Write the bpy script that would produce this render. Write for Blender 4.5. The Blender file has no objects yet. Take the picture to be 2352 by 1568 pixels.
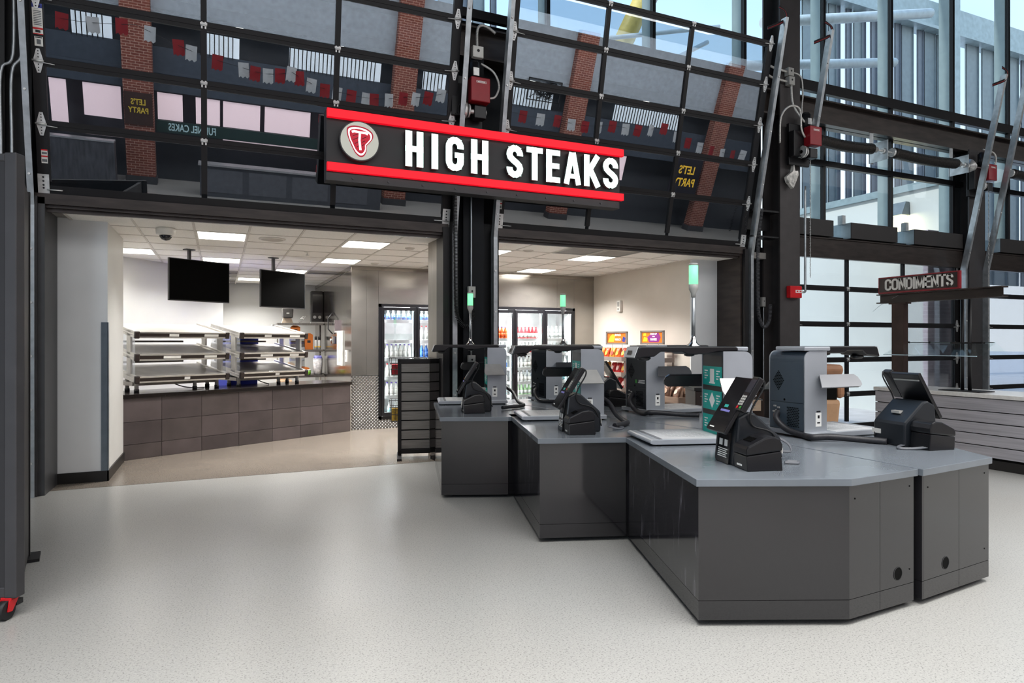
import bpy, math, random
from mathutils import Vector, Matrix
random.seed(7)
R = math.radians
sc = bpy.context.scene
COL = sc.collection

# ------------------------------------------------------------------ camera, sky, lights, exposure
cam_data = bpy.data.cameras.new('camera')
cam_data.sensor_width = 36.0
cam_data.lens = 1500.0 / 2352.0 * 36.0
cam_data.clip_end = 300
cam = bpy.data.objects.new('camera', cam_data)
cam.location = (0, -8.15, 1.6)
cam.rotation_euler = (R(90), 0, R(-24.1))
COL.objects.link(cam)
sc.camera = cam

sc.view_settings.view_transform = 'Standard'
sc.view_settings.look = 'None'
sc.view_settings.gamma = 1.0
sc.view_settings.use_curve_mapping = False
sc.view_settings.exposure = 0.0
sc.cycles.max_bounces = 10
sc.cycles.glossy_bounces = 6
sc.cycles.transparent_max_bounces = 24
sc.cycles.sample_clamp_indirect = 6.0
sc.cycles.caustics_reflective = False
sc.cycles.caustics_refractive = False
sc.cycles.use_denoising = True
sc.cycles.denoising_prefilter = 'ACCURATE'
sc.cycles.use_adaptive_sampling = False

world = bpy.data.worlds.new('sky')
sc.world = world
world.use_nodes = True
wn = world.node_tree
wn.nodes.clear()
w_out = wn.nodes.new('ShaderNodeOutputWorld')
w_bg = wn.nodes.new('ShaderNodeBackground')
w_tc = wn.nodes.new('ShaderNodeTexCoord')
w_sep = wn.nodes.new('ShaderNodeSeparateXYZ')
w_rmp = wn.nodes.new('ShaderNodeValToRGB')
els = w_rmp.color_ramp.elements
els[0].position = 0.0; els[0].color = (0.84, 0.88, 0.92, 1)
els[1].position = 1.0; els[1].color = (0.30, 0.52, 0.90, 1)
for pos, c in ((0.18, (0.74, 0.83, 0.91, 1)), (0.36, (0.50, 0.72, 0.95, 1)), (0.55, (0.40, 0.62, 0.93, 1))):
    e = els.new(pos); e.color = c
wn.links.new(w_tc.outputs['Generated'], w_sep.inputs[0])
wn.links.new(w_sep.outputs['Z'], w_rmp.inputs[0])
# soft cloud over the blue
w_nz = wn.nodes.new('ShaderNodeTexNoise')
w_nz.inputs['Scale'].default_value = 1.6
w_nz.inputs['Detail'].default_value = 3
w_cl = wn.nodes.new('ShaderNodeMapRange')
w_cl.inputs['From Min'].default_value = 0.46
w_cl.inputs['From Max'].default_value = 0.68
w_mx = wn.nodes.new('ShaderNodeMix')
w_mx.data_type = 'RGBA'
w_mx.inputs[7].default_value = (0.80, 0.89, 0.94, 1)
w_mp = wn.nodes.new('ShaderNodeMapping')
w_mp.inputs['Location'].default_value = (0.7, 0.0, 0.0)
wn.links.new(w_tc.outputs['Generated'], w_mp.inputs[0])
wn.links.new(w_mp.outputs[0], w_nz.inputs['Vector'])
wn.links.new(w_nz.outputs['Fac'], w_cl.inputs['Value'])
wn.links.new(w_cl.outputs[0], w_mx.inputs[0])
wn.links.new(w_rmp.outputs[0], w_mx.inputs[6])
wn.links.new(w_mx.outputs[2], w_bg.inputs[0])
w_bg.inputs[1].default_value = 1.55
wn.links.new(w_bg.outputs[0], w_out.inputs[0])


def area(name, loc, size, power, color=(1, 1, 1), rot=(0, 0, 0), sy=None):
    d = bpy.data.lights.new(name, 'AREA')
    d.shape = 'RECTANGLE'
    d.size = size
    d.size_y = sy or size
    d.energy = power
    d.color = color
    o = bpy.data.objects.new(name, d)
    o.location = loc
    o.rotation_euler = rot
    COL.objects.link(o)
    return o


# hall lighting: added unseen area lights that brighten the hall from above
for lx, ly, pw in ((0.5, -9.6, 480), (12.5, -9.2, 480), (0.5, -13.5, 420), (12.5, -13.5, 420), (24.0, -9.0, 380)):
    area('hall_fill', (lx, ly, 8.2), 11.0, pw * 0.8, (1.0, 0.985, 0.965), sy=4.6)
for lx, pw in ((-0.5, 300), (8.5, 310)):
    hl = area('near_floor_fill', (lx, -6.9, 6.4), 8.0, pw, (1.0, 0.99, 0.975), sy=3.0)  # added soft light, narrowed to brighten the floor near the camera
    hl.data.spread = R(84)
for lx in (0.0, 10.0, 20.0):
    area('far_wall_fill', (lx, -13.2, 8.4), 9.0, 420, (1.0, 0.97, 0.94), (R(-38), 0, 0), sy=1.6)  # added to brighten the far wall mirrored in the door glass
# added unseen area light giving cool daylight from the hall's left
area('left_daylight_fill', (-8.6, -11.5, 2.6), 9.0, 520, (0.74, 0.87, 1.0), (0, R(-90), 0), sy=4.6)
sun_d = bpy.data.lights.new('sun', 'SUN')
sun_d.energy = 2.3
sun_d.angle = R(3)
sun_d.color = (1.0, 0.96, 0.9)
sun = bpy.data.objects.new('sun', sun_d)
sun.rotation_euler = Vector((0.75, -0.06, -0.64)).to_track_quat('-Z', 'Y').to_euler()
COL.objects.link(sun)


# ------------------------------------------------------------------ materials
def lin(c):
    if isinstance(c, str):
        c = [int(c[i:i + 2], 16) / 255 for i in (0, 2, 4)]
        c = [x / 12.92 if x <= 0.04045 else ((x + 0.055) / 1.055) ** 2.4 for x in c]
    return (c[0], c[1], c[2], 1.0)


MATS = {}


def mat(name, col, rough=0.5, metal=0.0, spec=0.5, emit=None, estr=0.0, noise=0.06, scale=6.0, bump=0.0, bscale=40.0,
        stretch=(1, 1, 1), rnoise=0.0, coat=0.0):
    """plain surface with a little procedural variation of colour, gloss and relief"""
    if name in MATS:
        return MATS[name]
    m = bpy.data.materials.new(name)
    m.use_nodes = True
    nt = m.node_tree
    b = nt.nodes['Principled BSDF']
    c = lin(col)
    b.inputs['Roughness'].default_value = rough
    b.inputs['Metallic'].default_value = metal
    b.inputs['Specular IOR Level'].default_value = spec
    if coat:
        b.inputs['Coat Weight'].default_value = coat
        b.inputs['Coat Roughness'].default_value = 0.06
    tc = nt.nodes.new('ShaderNodeTexCoord')
    mp = nt.nodes.new('ShaderNodeMapping')
    mp.inputs['Scale'].default_value = stretch
    nt.links.new(tc.outputs['Object'], mp.inputs[0])
    nz = nt.nodes.new('ShaderNodeTexNoise')
    nz.inputs['Scale'].default_value = scale
    nz.inputs['Detail'].default_value = 4
    nt.links.new(mp.outputs[0], nz.inputs['Vector'])
    rp = nt.nodes.new('ShaderNodeValToRGB')
    rp.color_ramp.elements[0].position = 0.3
    rp.color_ramp.elements[1].position = 0.7
    rp.color_ramp.elements[0].color = tuple(max(0, x * (1 - noise * 2)) for x in c[:3]) + (1,)
    rp.color_ramp.elements[1].color = tuple(min(1, x * (1 + noise * 2)) for x in c[:3]) + (1,)
    nt.links.new(nz.outputs['Fac'], rp.inputs[0])
    nt.links.new(rp.outputs[0], b.inputs['Base Color'])
    if rnoise:
        mr = nt.nodes.new('ShaderNodeMapRange')
        mr.inputs['To Min'].default_value = max(0.02, rough - rnoise)
        mr.inputs['To Max'].default_value = rough + rnoise
        nt.links.new(nz.outputs['Fac'], mr.inputs['Value'])
        nt.links.new(mr.outputs[0], b.inputs['Roughness'])
    if bump:
        n2 = nt.nodes.new('ShaderNodeTexNoise')
        n2.inputs['Scale'].default_value = bscale
        n2.inputs['Detail'].default_value = 0.0 if metal > 0.7 else 2
        nt.links.new(mp.outputs[0], n2.inputs['Vector'])
        bp = nt.nodes.new('ShaderNodeBump')
        bp.inputs['Strength'].default_value = bump
        bp.inputs['Distance'].default_value = 0.02
        nt.links.new(n2.outputs['Fac'], bp.inputs['Height'])
        nt.links.new(bp.outputs[0], b.inputs['Normal'])
    if emit is not None:
        b.inputs['Emission Color'].default_value = lin(emit)
        b.inputs['Emission Strength'].default_value = estr
    MATS[name] = m
    return m


def glass_mat(name, tint=(1, 1, 1), refl=0.08, rough=0.0, transp=1.0, graze=0.6):
    """thin sheet glass: tinted see-through plus a mirror film that strengthens at grazing angles"""
    if name in MATS:
        return MATS[name]
    m = bpy.data.materials.new(name)
    m.use_nodes = True
    nt = m.node_tree
    nt.nodes.clear()
    out = nt.nodes.new('ShaderNodeOutputMaterial')
    tr = nt.nodes.new('ShaderNodeBsdfTransparent')
    tr.inputs[0].default_value = (tint[0] * transp, tint[1] * transp, tint[2] * transp, 1)
    gl = nt.nodes.new('ShaderNodeBsdfGlossy')
    gl.inputs['Color'].default_value = (0.96, 0.97, 1.0, 1)
    gl.inputs['Roughness'].default_value = rough
    lw = nt.nodes.new('ShaderNodeLayerWeight')
    lw.inputs['Blend'].default_value = 0.18
    mr = nt.nodes.new('ShaderNodeMapRange')
    mr.inputs['To Min'].default_value = refl
    mr.inputs['To Max'].default_value = min(1.0, refl + graze)
    nt.links.new(lw.outputs['Fresnel'], mr.inputs['Value'])
    nz = nt.nodes.new('ShaderNodeTexNoise')
    nz.inputs['Scale'].default_value = 0.8
    bp = nt.nodes.new('ShaderNodeBump')
    bp.inputs['Strength'].default_value = 0.02
    bp.inputs['Distance'].default_value = 0.01
    nt.links.new(nz.outputs['Fac'], bp.inputs['Height'])
    nt.links.new(bp.outputs[0], gl.inputs['Normal'])
    mx = nt.nodes.new('ShaderNodeMixShader')
    nt.links.new(mr.outputs[0], mx.inputs[0])
    nt.links.new(tr.outputs[0], mx.inputs[1])
    nt.links.new(gl.outputs[0], mx.inputs[2])
    nt.links.new(mx.outputs[0], out.inputs[0])
    MATS[name] = m
    return m


def speckle_floor(name, base, warm, rough):
    """polished concrete with exposed dark and pale aggregate"""
    m = bpy.data.materials.new(name)
    m.use_nodes = True
    nt = m.node_tree
    b = nt.nodes['Principled BSDF']
    tc = nt.nodes.new('ShaderNodeTexCoord')

    def ramp(src, stops):
        r = nt.nodes.new('ShaderNodeValToRGB')
        e = r.color_ramp.elements
        e[0].position, e[0].color = stops[0]
        e[1].position, e[1].color = stops[-1]
        for p, c in stops[1:-1]:
            q = e.new(p); q.color = c
        nt.links.new(src, r.inputs[0])
        return r.outputs[0]

    def noise(scale, detail=2):
        n = nt.nodes.new('ShaderNodeTexNoise')
        n.inputs['Scale'].default_value = scale
        n.inputs['Detail'].default_value = detail
        nt.links.new(tc.outputs['Object'], n.inputs['Vector'])
        return n.outputs['Fac']

    def mix(kind, fac, a, c):
        x = nt.nodes.new('ShaderNodeMix')
        x.data_type = 'RGBA'
        x.blend_type = kind
        x.inputs[0].default_value = fac
        nt.links.new(a, x.inputs[6]); nt.links.new(c, x.inputs[7])
        return x.outputs[2]
    cb, cw = lin(base), lin(warm)
    cm = nt.nodes.new('ShaderNodeMix')
    cm.data_type = 'RGBA'
    cm.inputs[6].default_value = cw; cm.inputs[7].default_value = cb
    nt.links.new(noise(0.6, 2), cm.inputs[0])
    clouds = cm.outputs[2]
    dark = ramp(noise(95, 1), [(0.33, (0.38, 0.38, 0.38, 1)), (0.44, (1, 1, 1, 1))])
    pale = ramp(noise(85, 1), [(0.52, (0.93, 0.93, 0.93, 1)), (0.70, (1.08, 1.08, 1.08, 1))])
    fine = ramp(noise(190, 1), [(0.3, (0.93, 0.93, 0.93, 1)), (0.6, (1.02, 1.02, 1.02, 1))])
    c = mix('MULTIPLY', 0.62, clouds, dark)
    c = mix('MULTIPLY', 0.8, c, pale)
    c = mix('MULTIPLY', 0.7, c, fine)
    nt.links.new(c, b.inputs['Base Color'])
    mr = nt.nodes.new('ShaderNodeMapRange')
    mr.inputs['To Min'].default_value = rough - 0.05
    mr.inputs['To Max'].default_value = rough + 0.07
    nt.links.new(noise(1.3, 2), mr.inputs['Value'])
    nt.links.new(mr.outputs[0], b.inputs['Roughness'])
    b.inputs['Specular IOR Level'].default_value = 0.55
    MATS[name] = m
    return m


def brick_mat(name, c1, c2, mortar, scale=1.0, axis='x'):
    m = bpy.data.materials.new(name)
    m.use_nodes = True
    nt = m.node_tree
    b = nt.nodes['Principled BSDF']
    tc = nt.nodes.new('ShaderNodeTexCoord')
    sp = nt.nodes.new('ShaderNodeSeparateXYZ')
    cb = nt.nodes.new('ShaderNodeCombineXYZ')
    nt.links.new(tc.outputs['Object'], sp.inputs[0])
    ad = nt.nodes.new('ShaderNodeMath')
    ad.operation = 'ADD'
    nt.links.new(sp.outputs['X'], ad.inputs[0]); nt.links.new(sp.outputs['Y'], ad.inputs[1])
    nt.links.new(ad.outputs[0], cb.inputs['X']); nt.links.new(sp.outputs['Z'], cb.inputs['Y'])
    bk = nt.nodes.new('ShaderNodeTexBrick')
    bk.inputs['Color1'].default_value = lin(c1)
    bk.inputs['Color2'].default_value = lin(c2)
    bk.inputs['Mortar'].default_value = lin(mortar)
    bk.inputs['Scale'].default_value = scale
    bk.inputs['Brick Width'].default_value = 0.24
    bk.inputs['Row Height'].default_value = 0.08
    bk.inputs['Mortar Size'].default_value = 0.008
    nt.links.new(cb.outputs[0], bk.inputs['Vector'])
    nt.links.new(bk.outputs['Color'], b.inputs['Base Color'])
    b.inputs['Roughness'].default_value = 0.85
    MATS[name] = m
    return m


def emis(name, col, strength):
    m = bpy.data.materials.new(name)
    m.use_nodes = True
    b = m.node_tree.nodes['Principled BSDF']
    b.inputs['Base Color'].default_value = lin(col)
    b.inputs['Emission Color'].default_value = lin(col)
    b.inputs['Emission Strength'].default_value = strength
    MATS[name] = m
    return m


BLK = mat('black_steel', '171618', 0.42, 0.0, 0.35, noise=0.08)
DKF = mat('dark_frame', '171618', 0.4, 0.0, 0.3, noise=0.06)
BRN = mat('brown_steel', '362f2c', 0.36, 0.3, 0.5, noise=0.18, scale=3, stretch=(1, 1, 5))
COLM = mat('column_steel', '413d3d', 0.5, 0.1, 0.5, noise=0.06)
GALV = mat('galvanised_steel', 'b4b9bc', 0.36, 0.75, noise=0.1, scale=9)
ZINC = mat('zinc_hardware', 'd8d8d6', 0.35, 0.6, noise=0.08, scale=20)
WHT = mat('white_wall_panel', 'd2d2cf', 0.5, noise=0.015, scale=2)
WARM = mat('warm_white_paint', 'cdc6bc', 0.6, noise=0.02, scale=2)
GREYP = mat('grey_wall_panel', 'dcdedf', 0.45, noise=0.02, scale=2)
TILE = mat('ceiling_tile_board', 'f6f4f0', 0.85, noise=0.03, scale=60, bump=0.15, bscale=120)
TBAR = mat('ceiling_grid', 'd8d4ce', 0.6)
SS = mat('stainless_sheet', 'a5a19b', 0.2, 0.8, noise=0.03, scale=3, bump=0.6, bscale=1.6, stretch=(1, 1, 1.9), rnoise=0.03)
SSF = mat('brushed_stainless', '7d7974', 0.36, 1.0, noise=0.08, scale=4, stretch=(14, 14, 0.6))
RED = mat('motor_red', '8c1420', 0.32, 0.1, noise=0.05)
REDB = mat('signal_red', 'd01a22', 0.35)
WPL = mat('white_plastic', 'e6e4de', 0.4)
GPL = mat('grey_plastic', 'a9a8a4', 0.45)
BPL = mat('black_plastic', '1c1c1f', 0.38, noise=0.05)
RUB = mat('black_rubber', '161618', 0.6)
CHR = mat('chrome', 'd2d2d2', 0.12, 1.0, noise=0.02)
PAPER = mat('white_paper', 'e9e6df', 0.8, noise=0.02)
BACKG = mat('grey_print', '6d6f72', 0.7)
TEALP = mat('teal_print', '12a89c', 0.5, noise=0.02)
WHP = mat('white_print', 'f2f2ee', 0.5, noise=0.01)
ORP = mat('orange_print', 'e07318', 0.5)
YLP = mat('yellow_print', 'eebc2a', 0.5)
PUP = mat('purple_print', '84297e', 0.5)
GRP = mat('green_print', '3f9a3c', 0.5)


# ------------------------------------------------------------------ geometry helpers
class MB:
    """collects solids and links them as ONE mesh object"""

    def __init__(self):
        self.v, self.f, self.m, self.s = [], [], [], []
        self.cur = 0

    def add(self, vs, fs, smooth=False):
        n = len(self.v)
        self.v += [tuple(p) for p in vs]
        for f in fs:
            self.f.append(tuple(i + n for i in f))
            self.m.append(self.cur)
            self.s.append(smooth)
        return n

    def mi(self, i):
        self.cur = i
        return self

    def box(self, x0, x1, y0, y1, z0, z1, mx=None):
        vs = [(x, y, z) for z in (z0, z1) for y in (y0, y1) for x in (x0, x1)]
        if mx is not None:
            vs = [mx @ Vector(p) for p in vs]
        self.add(vs, [(0, 2, 3, 1), (4, 5, 7, 6), (0, 1, 5, 4), (2, 6, 7, 3), (0, 4, 6, 2), (1, 3, 7, 5)])
        return self

    def cbox(self, c, s, rz=0, rx=0, ry=0):
        mx = Matrix.Translation(c) @ Matrix.Rotation(rz, 4, 'Z') @ Matrix.Rotation(ry, 4, 'Y') @ Matrix.Rotation(rx, 4, 'X')
        return self.box(-s[0] / 2, s[0] / 2, -s[1] / 2, s[1] / 2, -s[2] / 2, s[2] / 2, mx)

    def prism(self, pts, a, b, axis='z', mx=None, smooth=False):
        """polygon extruded from a to b along an axis; pts are the other two coordinates in order"""
        def mk(p, h):
            if axis == 'z':
                q = (p[0], p[1], h)
            elif axis == 'y':
                q = (p[0], h, p[1])
            else:
                q = (h, p[0], p[1])
            return mx @ Vector(q) if mx is not None else q
        n = len(pts)
        vs = [mk(p, a) for p in pts] + [mk(p, b) for p in pts]
        ar = sum(pts[i][0] * pts[(i + 1) % n][1] - pts[(i + 1) % n][0] * pts[i][1] for i in range(n))
        flip = (ar < 0) != (axis == 'y')
        fs = [tuple(range(n - 1, -1, -1)), tuple(range(n, 2 * n))]
        if flip:
            fs = [tuple(reversed(f)) for f in fs]
        k = self.add(vs, fs)
        side = [(i, (i + 1) % n, n + (i + 1) % n, n + i) for i in range(n)]
        if flip:
            side = [tuple(reversed(f)) for f in side]
        for f in side:
            self.f.append(tuple(i + k for i in f)); self.m.append(self.cur); self.s.append(smooth)
        return self

    def tube(self, pts, r, n=8, cap=True):
        """round bar swept along a list of points"""
        P = [Vector(p) for p in pts]
        rings = []
        up = None
        for i, p in enumerate(P):
            t = (P[min(i + 1, len(P) - 1)] - P[max(i - 1, 0)]).normalized()
            if up is None:
                up = Vector((0, 0, 1)) if abs(t.z) < 0.9 else Vector((1, 0, 0))
            a = t.cross(up)
            if a.length < 1e-5:
                a = t.cross(Vector((0, 1, 0.3)))
            a.normalize()
            b = t.cross(a).normalized()
            up = -b if False else a.cross(t).normalized()
            rr = r[i] if isinstance(r, (list, tuple)) else r
            rings.append([p + (a * math.cos(q) + up * math.sin(q)) * rr for q in (2 * math.pi * k / n for k in range(n))])
        vs = [v for ring in rings for v in ring]
        fs = []
        for i in range(len(rings) - 1):
            for k in range(n):
                fs.append((i * n + k, i * n + (k + 1) % n, (i + 1) * n + (k + 1) % n, (i + 1) * n + k))
        k0 = self.add(vs, fs, True)
        if cap:
            L = (len(rings) - 1) * n
            self.f.append(tuple(k0 + i for i in range(n - 1, -1, -1))); self.m.append(self.cur); self.s.append(False)
            self.f.append(tuple(k0 + L + i for i in range(n))); self.m.append(self.cur); self.s.append(False)
        return self

    def cyl(self, p0, p1, r0, r1=None, n=16):
        return self.tube([p0, p1], [r0, r0 if r1 is None else r1], n)

    def lathe(self, prof, c=(0, 0, 0), n=16, mx=None):
        """profile of (radius, height) turned about the vertical through c"""
        vs = []
        for r, z in prof:
            for k in range(n):
                q = Vector((c[0] + r * math.cos(2 * math.pi * k / n), c[1] + r * math.sin(2 * math.pi * k / n), c[2] + z))
                vs.append(mx @ q if mx is not None else q)
        fs = []
        for i in range(len(prof) - 1):
            for k in range(n):
                fs.append((i * n + k, i * n + (k + 1) % n, (i + 1) * n + (k + 1) % n, (i + 1) * n + k))
        fs.append(tuple(range(n - 1, -1, -1)))
        L = (len(prof) - 1) * n
        fs.append(tuple(L + k for k in range(n)))
        self.add(vs, fs, True)
        return self

    def ribbon(self, pts, w, a, b, mx=None, closed=False):
        """flat stroke of width w along 2-D points (x, z), extruded in y from a to b"""
        P = [Vector(p) for p in pts]
        n = len(P)
        L, Rr = [], []
        for i in range(n):
            if closed:
                d0 = (P[i] - P[i - 1]).normalized(); d1 = (P[(i + 1) % n] - P[i]).normalized()
            else:
                d0 = (P[i] - P[i - 1]).normalized() if i else (P[1] - P[0]).normalized()
                d1 = (P[i + 1] - P[i]).normalized() if i < n - 1 else d0
            nn = Vector((-(d0.y + d1.y), d0.x + d1.x))
            if nn.length < 1e-6:
                nn = Vector((-d0.y, d0.x))
            nn.normalize()
            c = max(0.5, nn.dot(Vector((-d0.y, d0.x))))
            L.append(P[i] + nn * (w / 2 / c)); Rr.append(P[i] - nn * (w / 2 / c))
        for i in range(n if closed else n - 1):
            j = (i + 1) % n
            q = [L[i], L[j], Rr[j], Rr[i]]
            self.prism([(p.x, p.y) for p in q], a, b, 'y', mx)
        return self

    def build(self, name, mats, parent=None, bevel=0.0, seg=2, flat=False):
        me = bpy.data.meshes.new(name)
        me.from_pydata([tuple(p) for p in self.v], [], self.f)
        mats = mats if isinstance(mats, (list, tuple)) else [mats]
        for m in mats:
            me.materials.append(m)
        me.polygons.foreach_set('material_index', self.m)
        if not flat:
            me.polygons.foreach_set('use_smooth', self.s)
        me.update()
        o = bpy.data.objects.new(name, me)
        COL.objects.link(o)
        if parent is not None:
            o.parent = parent
        if bevel:
            bv = o.modifiers.new('edge', 'BEVEL')
            bv.width = bevel
            bv.segments = seg
            bv.limit_method = 'ANGLE'
            bv.angle_limit = R(35)
        return o


def tag(o, label=None, cat=None, group=None, kind=None):
    if label: o['label'] = label
    if cat: o['category'] = cat
    if group: o['group'] = group
    if kind: o['kind'] = kind
    return o


def thing(name, label, cat, loc=(0, 0, 0), rz=0.0, group=None):
    o = bpy.data.objects.new(name, None)
    o.empty_display_size = 0.1
    o.location = loc
    o.rotation_euler = (0, 0, rz)
    COL.objects.link(o)
    return tag(o, label, cat, group)


def struct(name, mb, mats, **k):
    return tag(mb.build(name, mats, **k), kind='structure')


def sgroup(name):
    o = bpy.data.objects.new(name, None)
    o.empty_display_size = 0.1
    COL.objects.link(o)
    o['kind'] = 'structure'
    return o


def dup(root, loc=None, rz=None, label=None, group=None, parent=None):
    r = root.copy()
    COL.objects.link(r)
    if parent is not None: r.parent = parent
    if loc is not None: r.location = loc
    if rz is not None: r.rotation_euler = (0, 0, rz)
    if label: r['label'] = label
    if group: r['group'] = group
    for ch in list(root.children):
        dup(ch, parent=r)
    return r


def share(o, loc, parent=None, rz=None):
    """one more piece that shares the mesh"""
    c = o.copy()
    COL.objects.link(c)
    if parent is not None: c.parent = parent
    c.location = loc
    if rz is not None: c.rotation_euler = (0, 0, rz)
    return c


def text(name, s, size, loc, rot, m, parent=None, xs=1.0, off=0.0, ext=0.001, align='CENTER'):
    cu = bpy.data.curves.new(name, 'FONT')
    cu.body = s
    cu.size = size
    cu.align_x = align
    cu.align_y = 'CENTER'
    cu.offset = off
    cu.extrude = ext
    cu.resolution_u = 3
    cu.materials.append(m)
    o = bpy.data.objects.new(name, cu)
    o.location = loc
    o.rotation_euler = rot
    o.scale = (xs, 1, 1)
    me = bpy.data.meshes.new_from_object(o)
    me.name = name
    bpy.data.objects.remove(o)
    o = bpy.data.objects.new(name, me)
    o.location = loc
    o.rotation_euler = rot
    o.scale = (xs, 1, 1)
    COL.objects.link(o)
    if parent is not None: o.parent = parent
    return o


def arc(cx, cz, rx, rz, a0, a1, n=8):
    return [(cx + rx * math.cos(R(a0 + (a1 - a0) * i / n)), cz + rz * math.sin(R(a0 + (a1 - a0) * i / n))) for i in range(n + 1)]


def rrect(x0, x1, y0, y1, r, n=4):
    return arc(x1 - r, y1 - r, r, r, 0, 90, n) + arc(x0 + r, y1 - r, r, r, 90, 180, n) + arc(x0 + r, y0 + r, r, r, 180, 270, n) + arc(x1 - r, y0 + r, r, r, 270, 360, n)


def glyph(ch, w, h, t):
    """strokes of a bold condensed letter in a w x h box; a list of (points, width)"""
    a = t / 2
    l, r_, b, u = a, w - a, a, h - a
    k = min(w * 0.42, h * 0.2)
    V = lambda x: ([(x, 0), (x, h)], t)
    Hh = lambda z, x0=0, x1=w: ([(x0, z), (x1, z)], t * 0.86)
    if ch == 'H': return [V(l), V(r_), Hh(h * 0.5)]
    if ch == 'I': return [([(w / 2, 0), (w / 2, h)], t)]
    if ch == 'T': return [([(w / 2, 0), (w / 2, h)], t), Hh(h - t * 0.43)]
    if ch == 'E': return [V(l), Hh(h - t * 0.43), Hh(h * 0.51, 0, w * 0.94), Hh(t * 0.43)]
    if ch == 'N': return [V(l), V(r_), ([(l * 0.9, h - a * 0.4), (w - l * 0.9, a * 0.4)], t * 0.95)]
    if ch == 'M': return [V(l), V(r_), ([(l, h), (w / 2, h * 0.1)], t * 0.8), ([(r_, h), (w / 2, h * 0.1)], t * 0.8)]
    if ch == 'A': return [([(l * 0.85, 0), (w / 2 - t * 0.12, h)], t * 0.92), ([(w - l * 0.85, 0), (w / 2 + t * 0.12, h)], t * 0.92), ([(w * 0.24, h * 0.26), (w * 0.76, h * 0.26)], t * 0.75)]
    if ch == 'K': return [V(l), ([(l, h * 0.36), (w - l * 0.9, h)], t * 0.95), ([(w * 0.36, h * 0.56), (w - l * 0.75, 0)], t)]
    if ch == 'O': return [(arc(r_ - k, u - k, k, k, 0, 90, 6) + arc(l + k, u - k, k, k, 90, 180, 6) + arc(l + k, b + k, k, k, 180, 270, 6) + arc(r_ - k, b + k, k, k, 270, 360, 6) + [(r_, u - k)], t)]
    if ch == 'D': return [([(l, 0), (l, h)], t), ([(l, u)] + [(r_ - k, u)] + arc(r_ - k, u - k, k, k, 90, 0, 6)[1:] + arc(r_ - k, b + k, k, k, 0, -90, 6) + [(l, b)], t)]
    if ch == 'C': return [([(r_, h * 0.63)] + arc(r_ - k, u - k, k, k, 0, 90, 6) + arc(l + k, u - k, k, k, 90, 180, 6) + arc(l + k, b + k, k, k, 180, 270, 6) + arc(r_ - k, b + k, k, k, 270, 360, 6) + [(r_, h * 0.37)], t)]
    if ch == 'G': return [([(r_, h * 0.66)] + arc(r_ - k, u - k, k, k, 0, 90, 6) + arc(l + k, u - k, k, k, 90, 180, 6) + arc(l + k, b + k, k, k, 180, 270, 6) + arc(r_ - k, b + k, k, k, 270, 360, 6) + [(r_, h * 0.47)], t), ([(w * 0.5, h * 0.47), (w, h * 0.47)], t * 0.8)]
    if ch == 'S':
        m = h * 0.5
        return [([(r_, h * 0.68)] + arc(r_ - k, u - k, k, k, 0, 90, 6) + arc(l + k, u - k, k, k, 90, 180, 6) + [(l, h * 0.70), (l + w * 0.05, h * 0.62), (w * 0.40, m + h * 0.035), (w * 0.60, m - h * 0.035), (r_ - w * 0.05, h * 0.38), (r_, h * 0.30)] + arc(r_ - k, b + k, k, k, 0, -90, 6) + arc(l + k, b + k, k, k, 270, 180, 6) + [(l, h * 0.32)], t)]
    return []

# ------------------------------------------------------------------ shell: floors, ceiling, walls
FLOOR = speckle_floor('polished_concrete', 'a6a7a5', 'a09e99', 0.30)
FLOOR2 = speckle_floor('kitchen_concrete', '8a8177', '7d746a', 0.2)  # same concrete, the kitchen's warm light put into its colour
m_ = MB(); m_.box(-9, 36, -20, 0.24, -0.12, 0)
struct('floor', m_, FLOOR)
m_ = MB(); m_.box(-9, 8.95, 0.255, 9.4, -0.12, 0)
struct('floor_kitchen', m_, FLOOR2)
m_ = MB(); m_.box(-9, 8.95, 0.24, 0.255, -0.12, -0.006)
struct('trim_1', m_, mat('joint_sealant', '3a342f', 0.7))
m_ = MB(); m_.box(8.95, 120, 0.24, 140, -0.15, -0.05)
struct('ground', m_, mat('pale_pavement', 'd9d6d6', 0.9, noise=0.05, scale=2.5, bump=0.3, bscale=5))

m_ = MB()
m_.box(-9, -1.78, 0.06, 0.5, 0, 9.5)
m_.box(-1.8, 8.46, 0.32, 0.5, 3.12, 5.37)
m_.box(-1.8, 8.46, 0.3, 0.42, 5.37, 6.0)
m_.box(2.74, 3.40, 0.12, 0.5, 0, 3.2)
m_.box(7.84, 8.46, 0.27, 0.5, 0, 3.2)
struct('wall_front', m_, mat('black_wall', '0d0e11', 0.5, 0, 0.3, noise=0.1))
m_ = MB(); m_.box(-9, -8.8, -20, 9.4, 0, 9.5)
struct('wall_left', m_, mat('dark_wall', '3b3d42', 0.7))
m_ = MB(); m_.box(33, 33.2, -20, 0.3, 0, 9.5)
struct('wall_right', m_, mat('dark_wall', '3b3d42', 0.7))
m_ = MB(); m_.box(-9, 36, -20, 0.5, 9.5, 9.7)
struct('ceiling', m_, mat('hall_ceiling', '55575c', 0.8))

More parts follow.
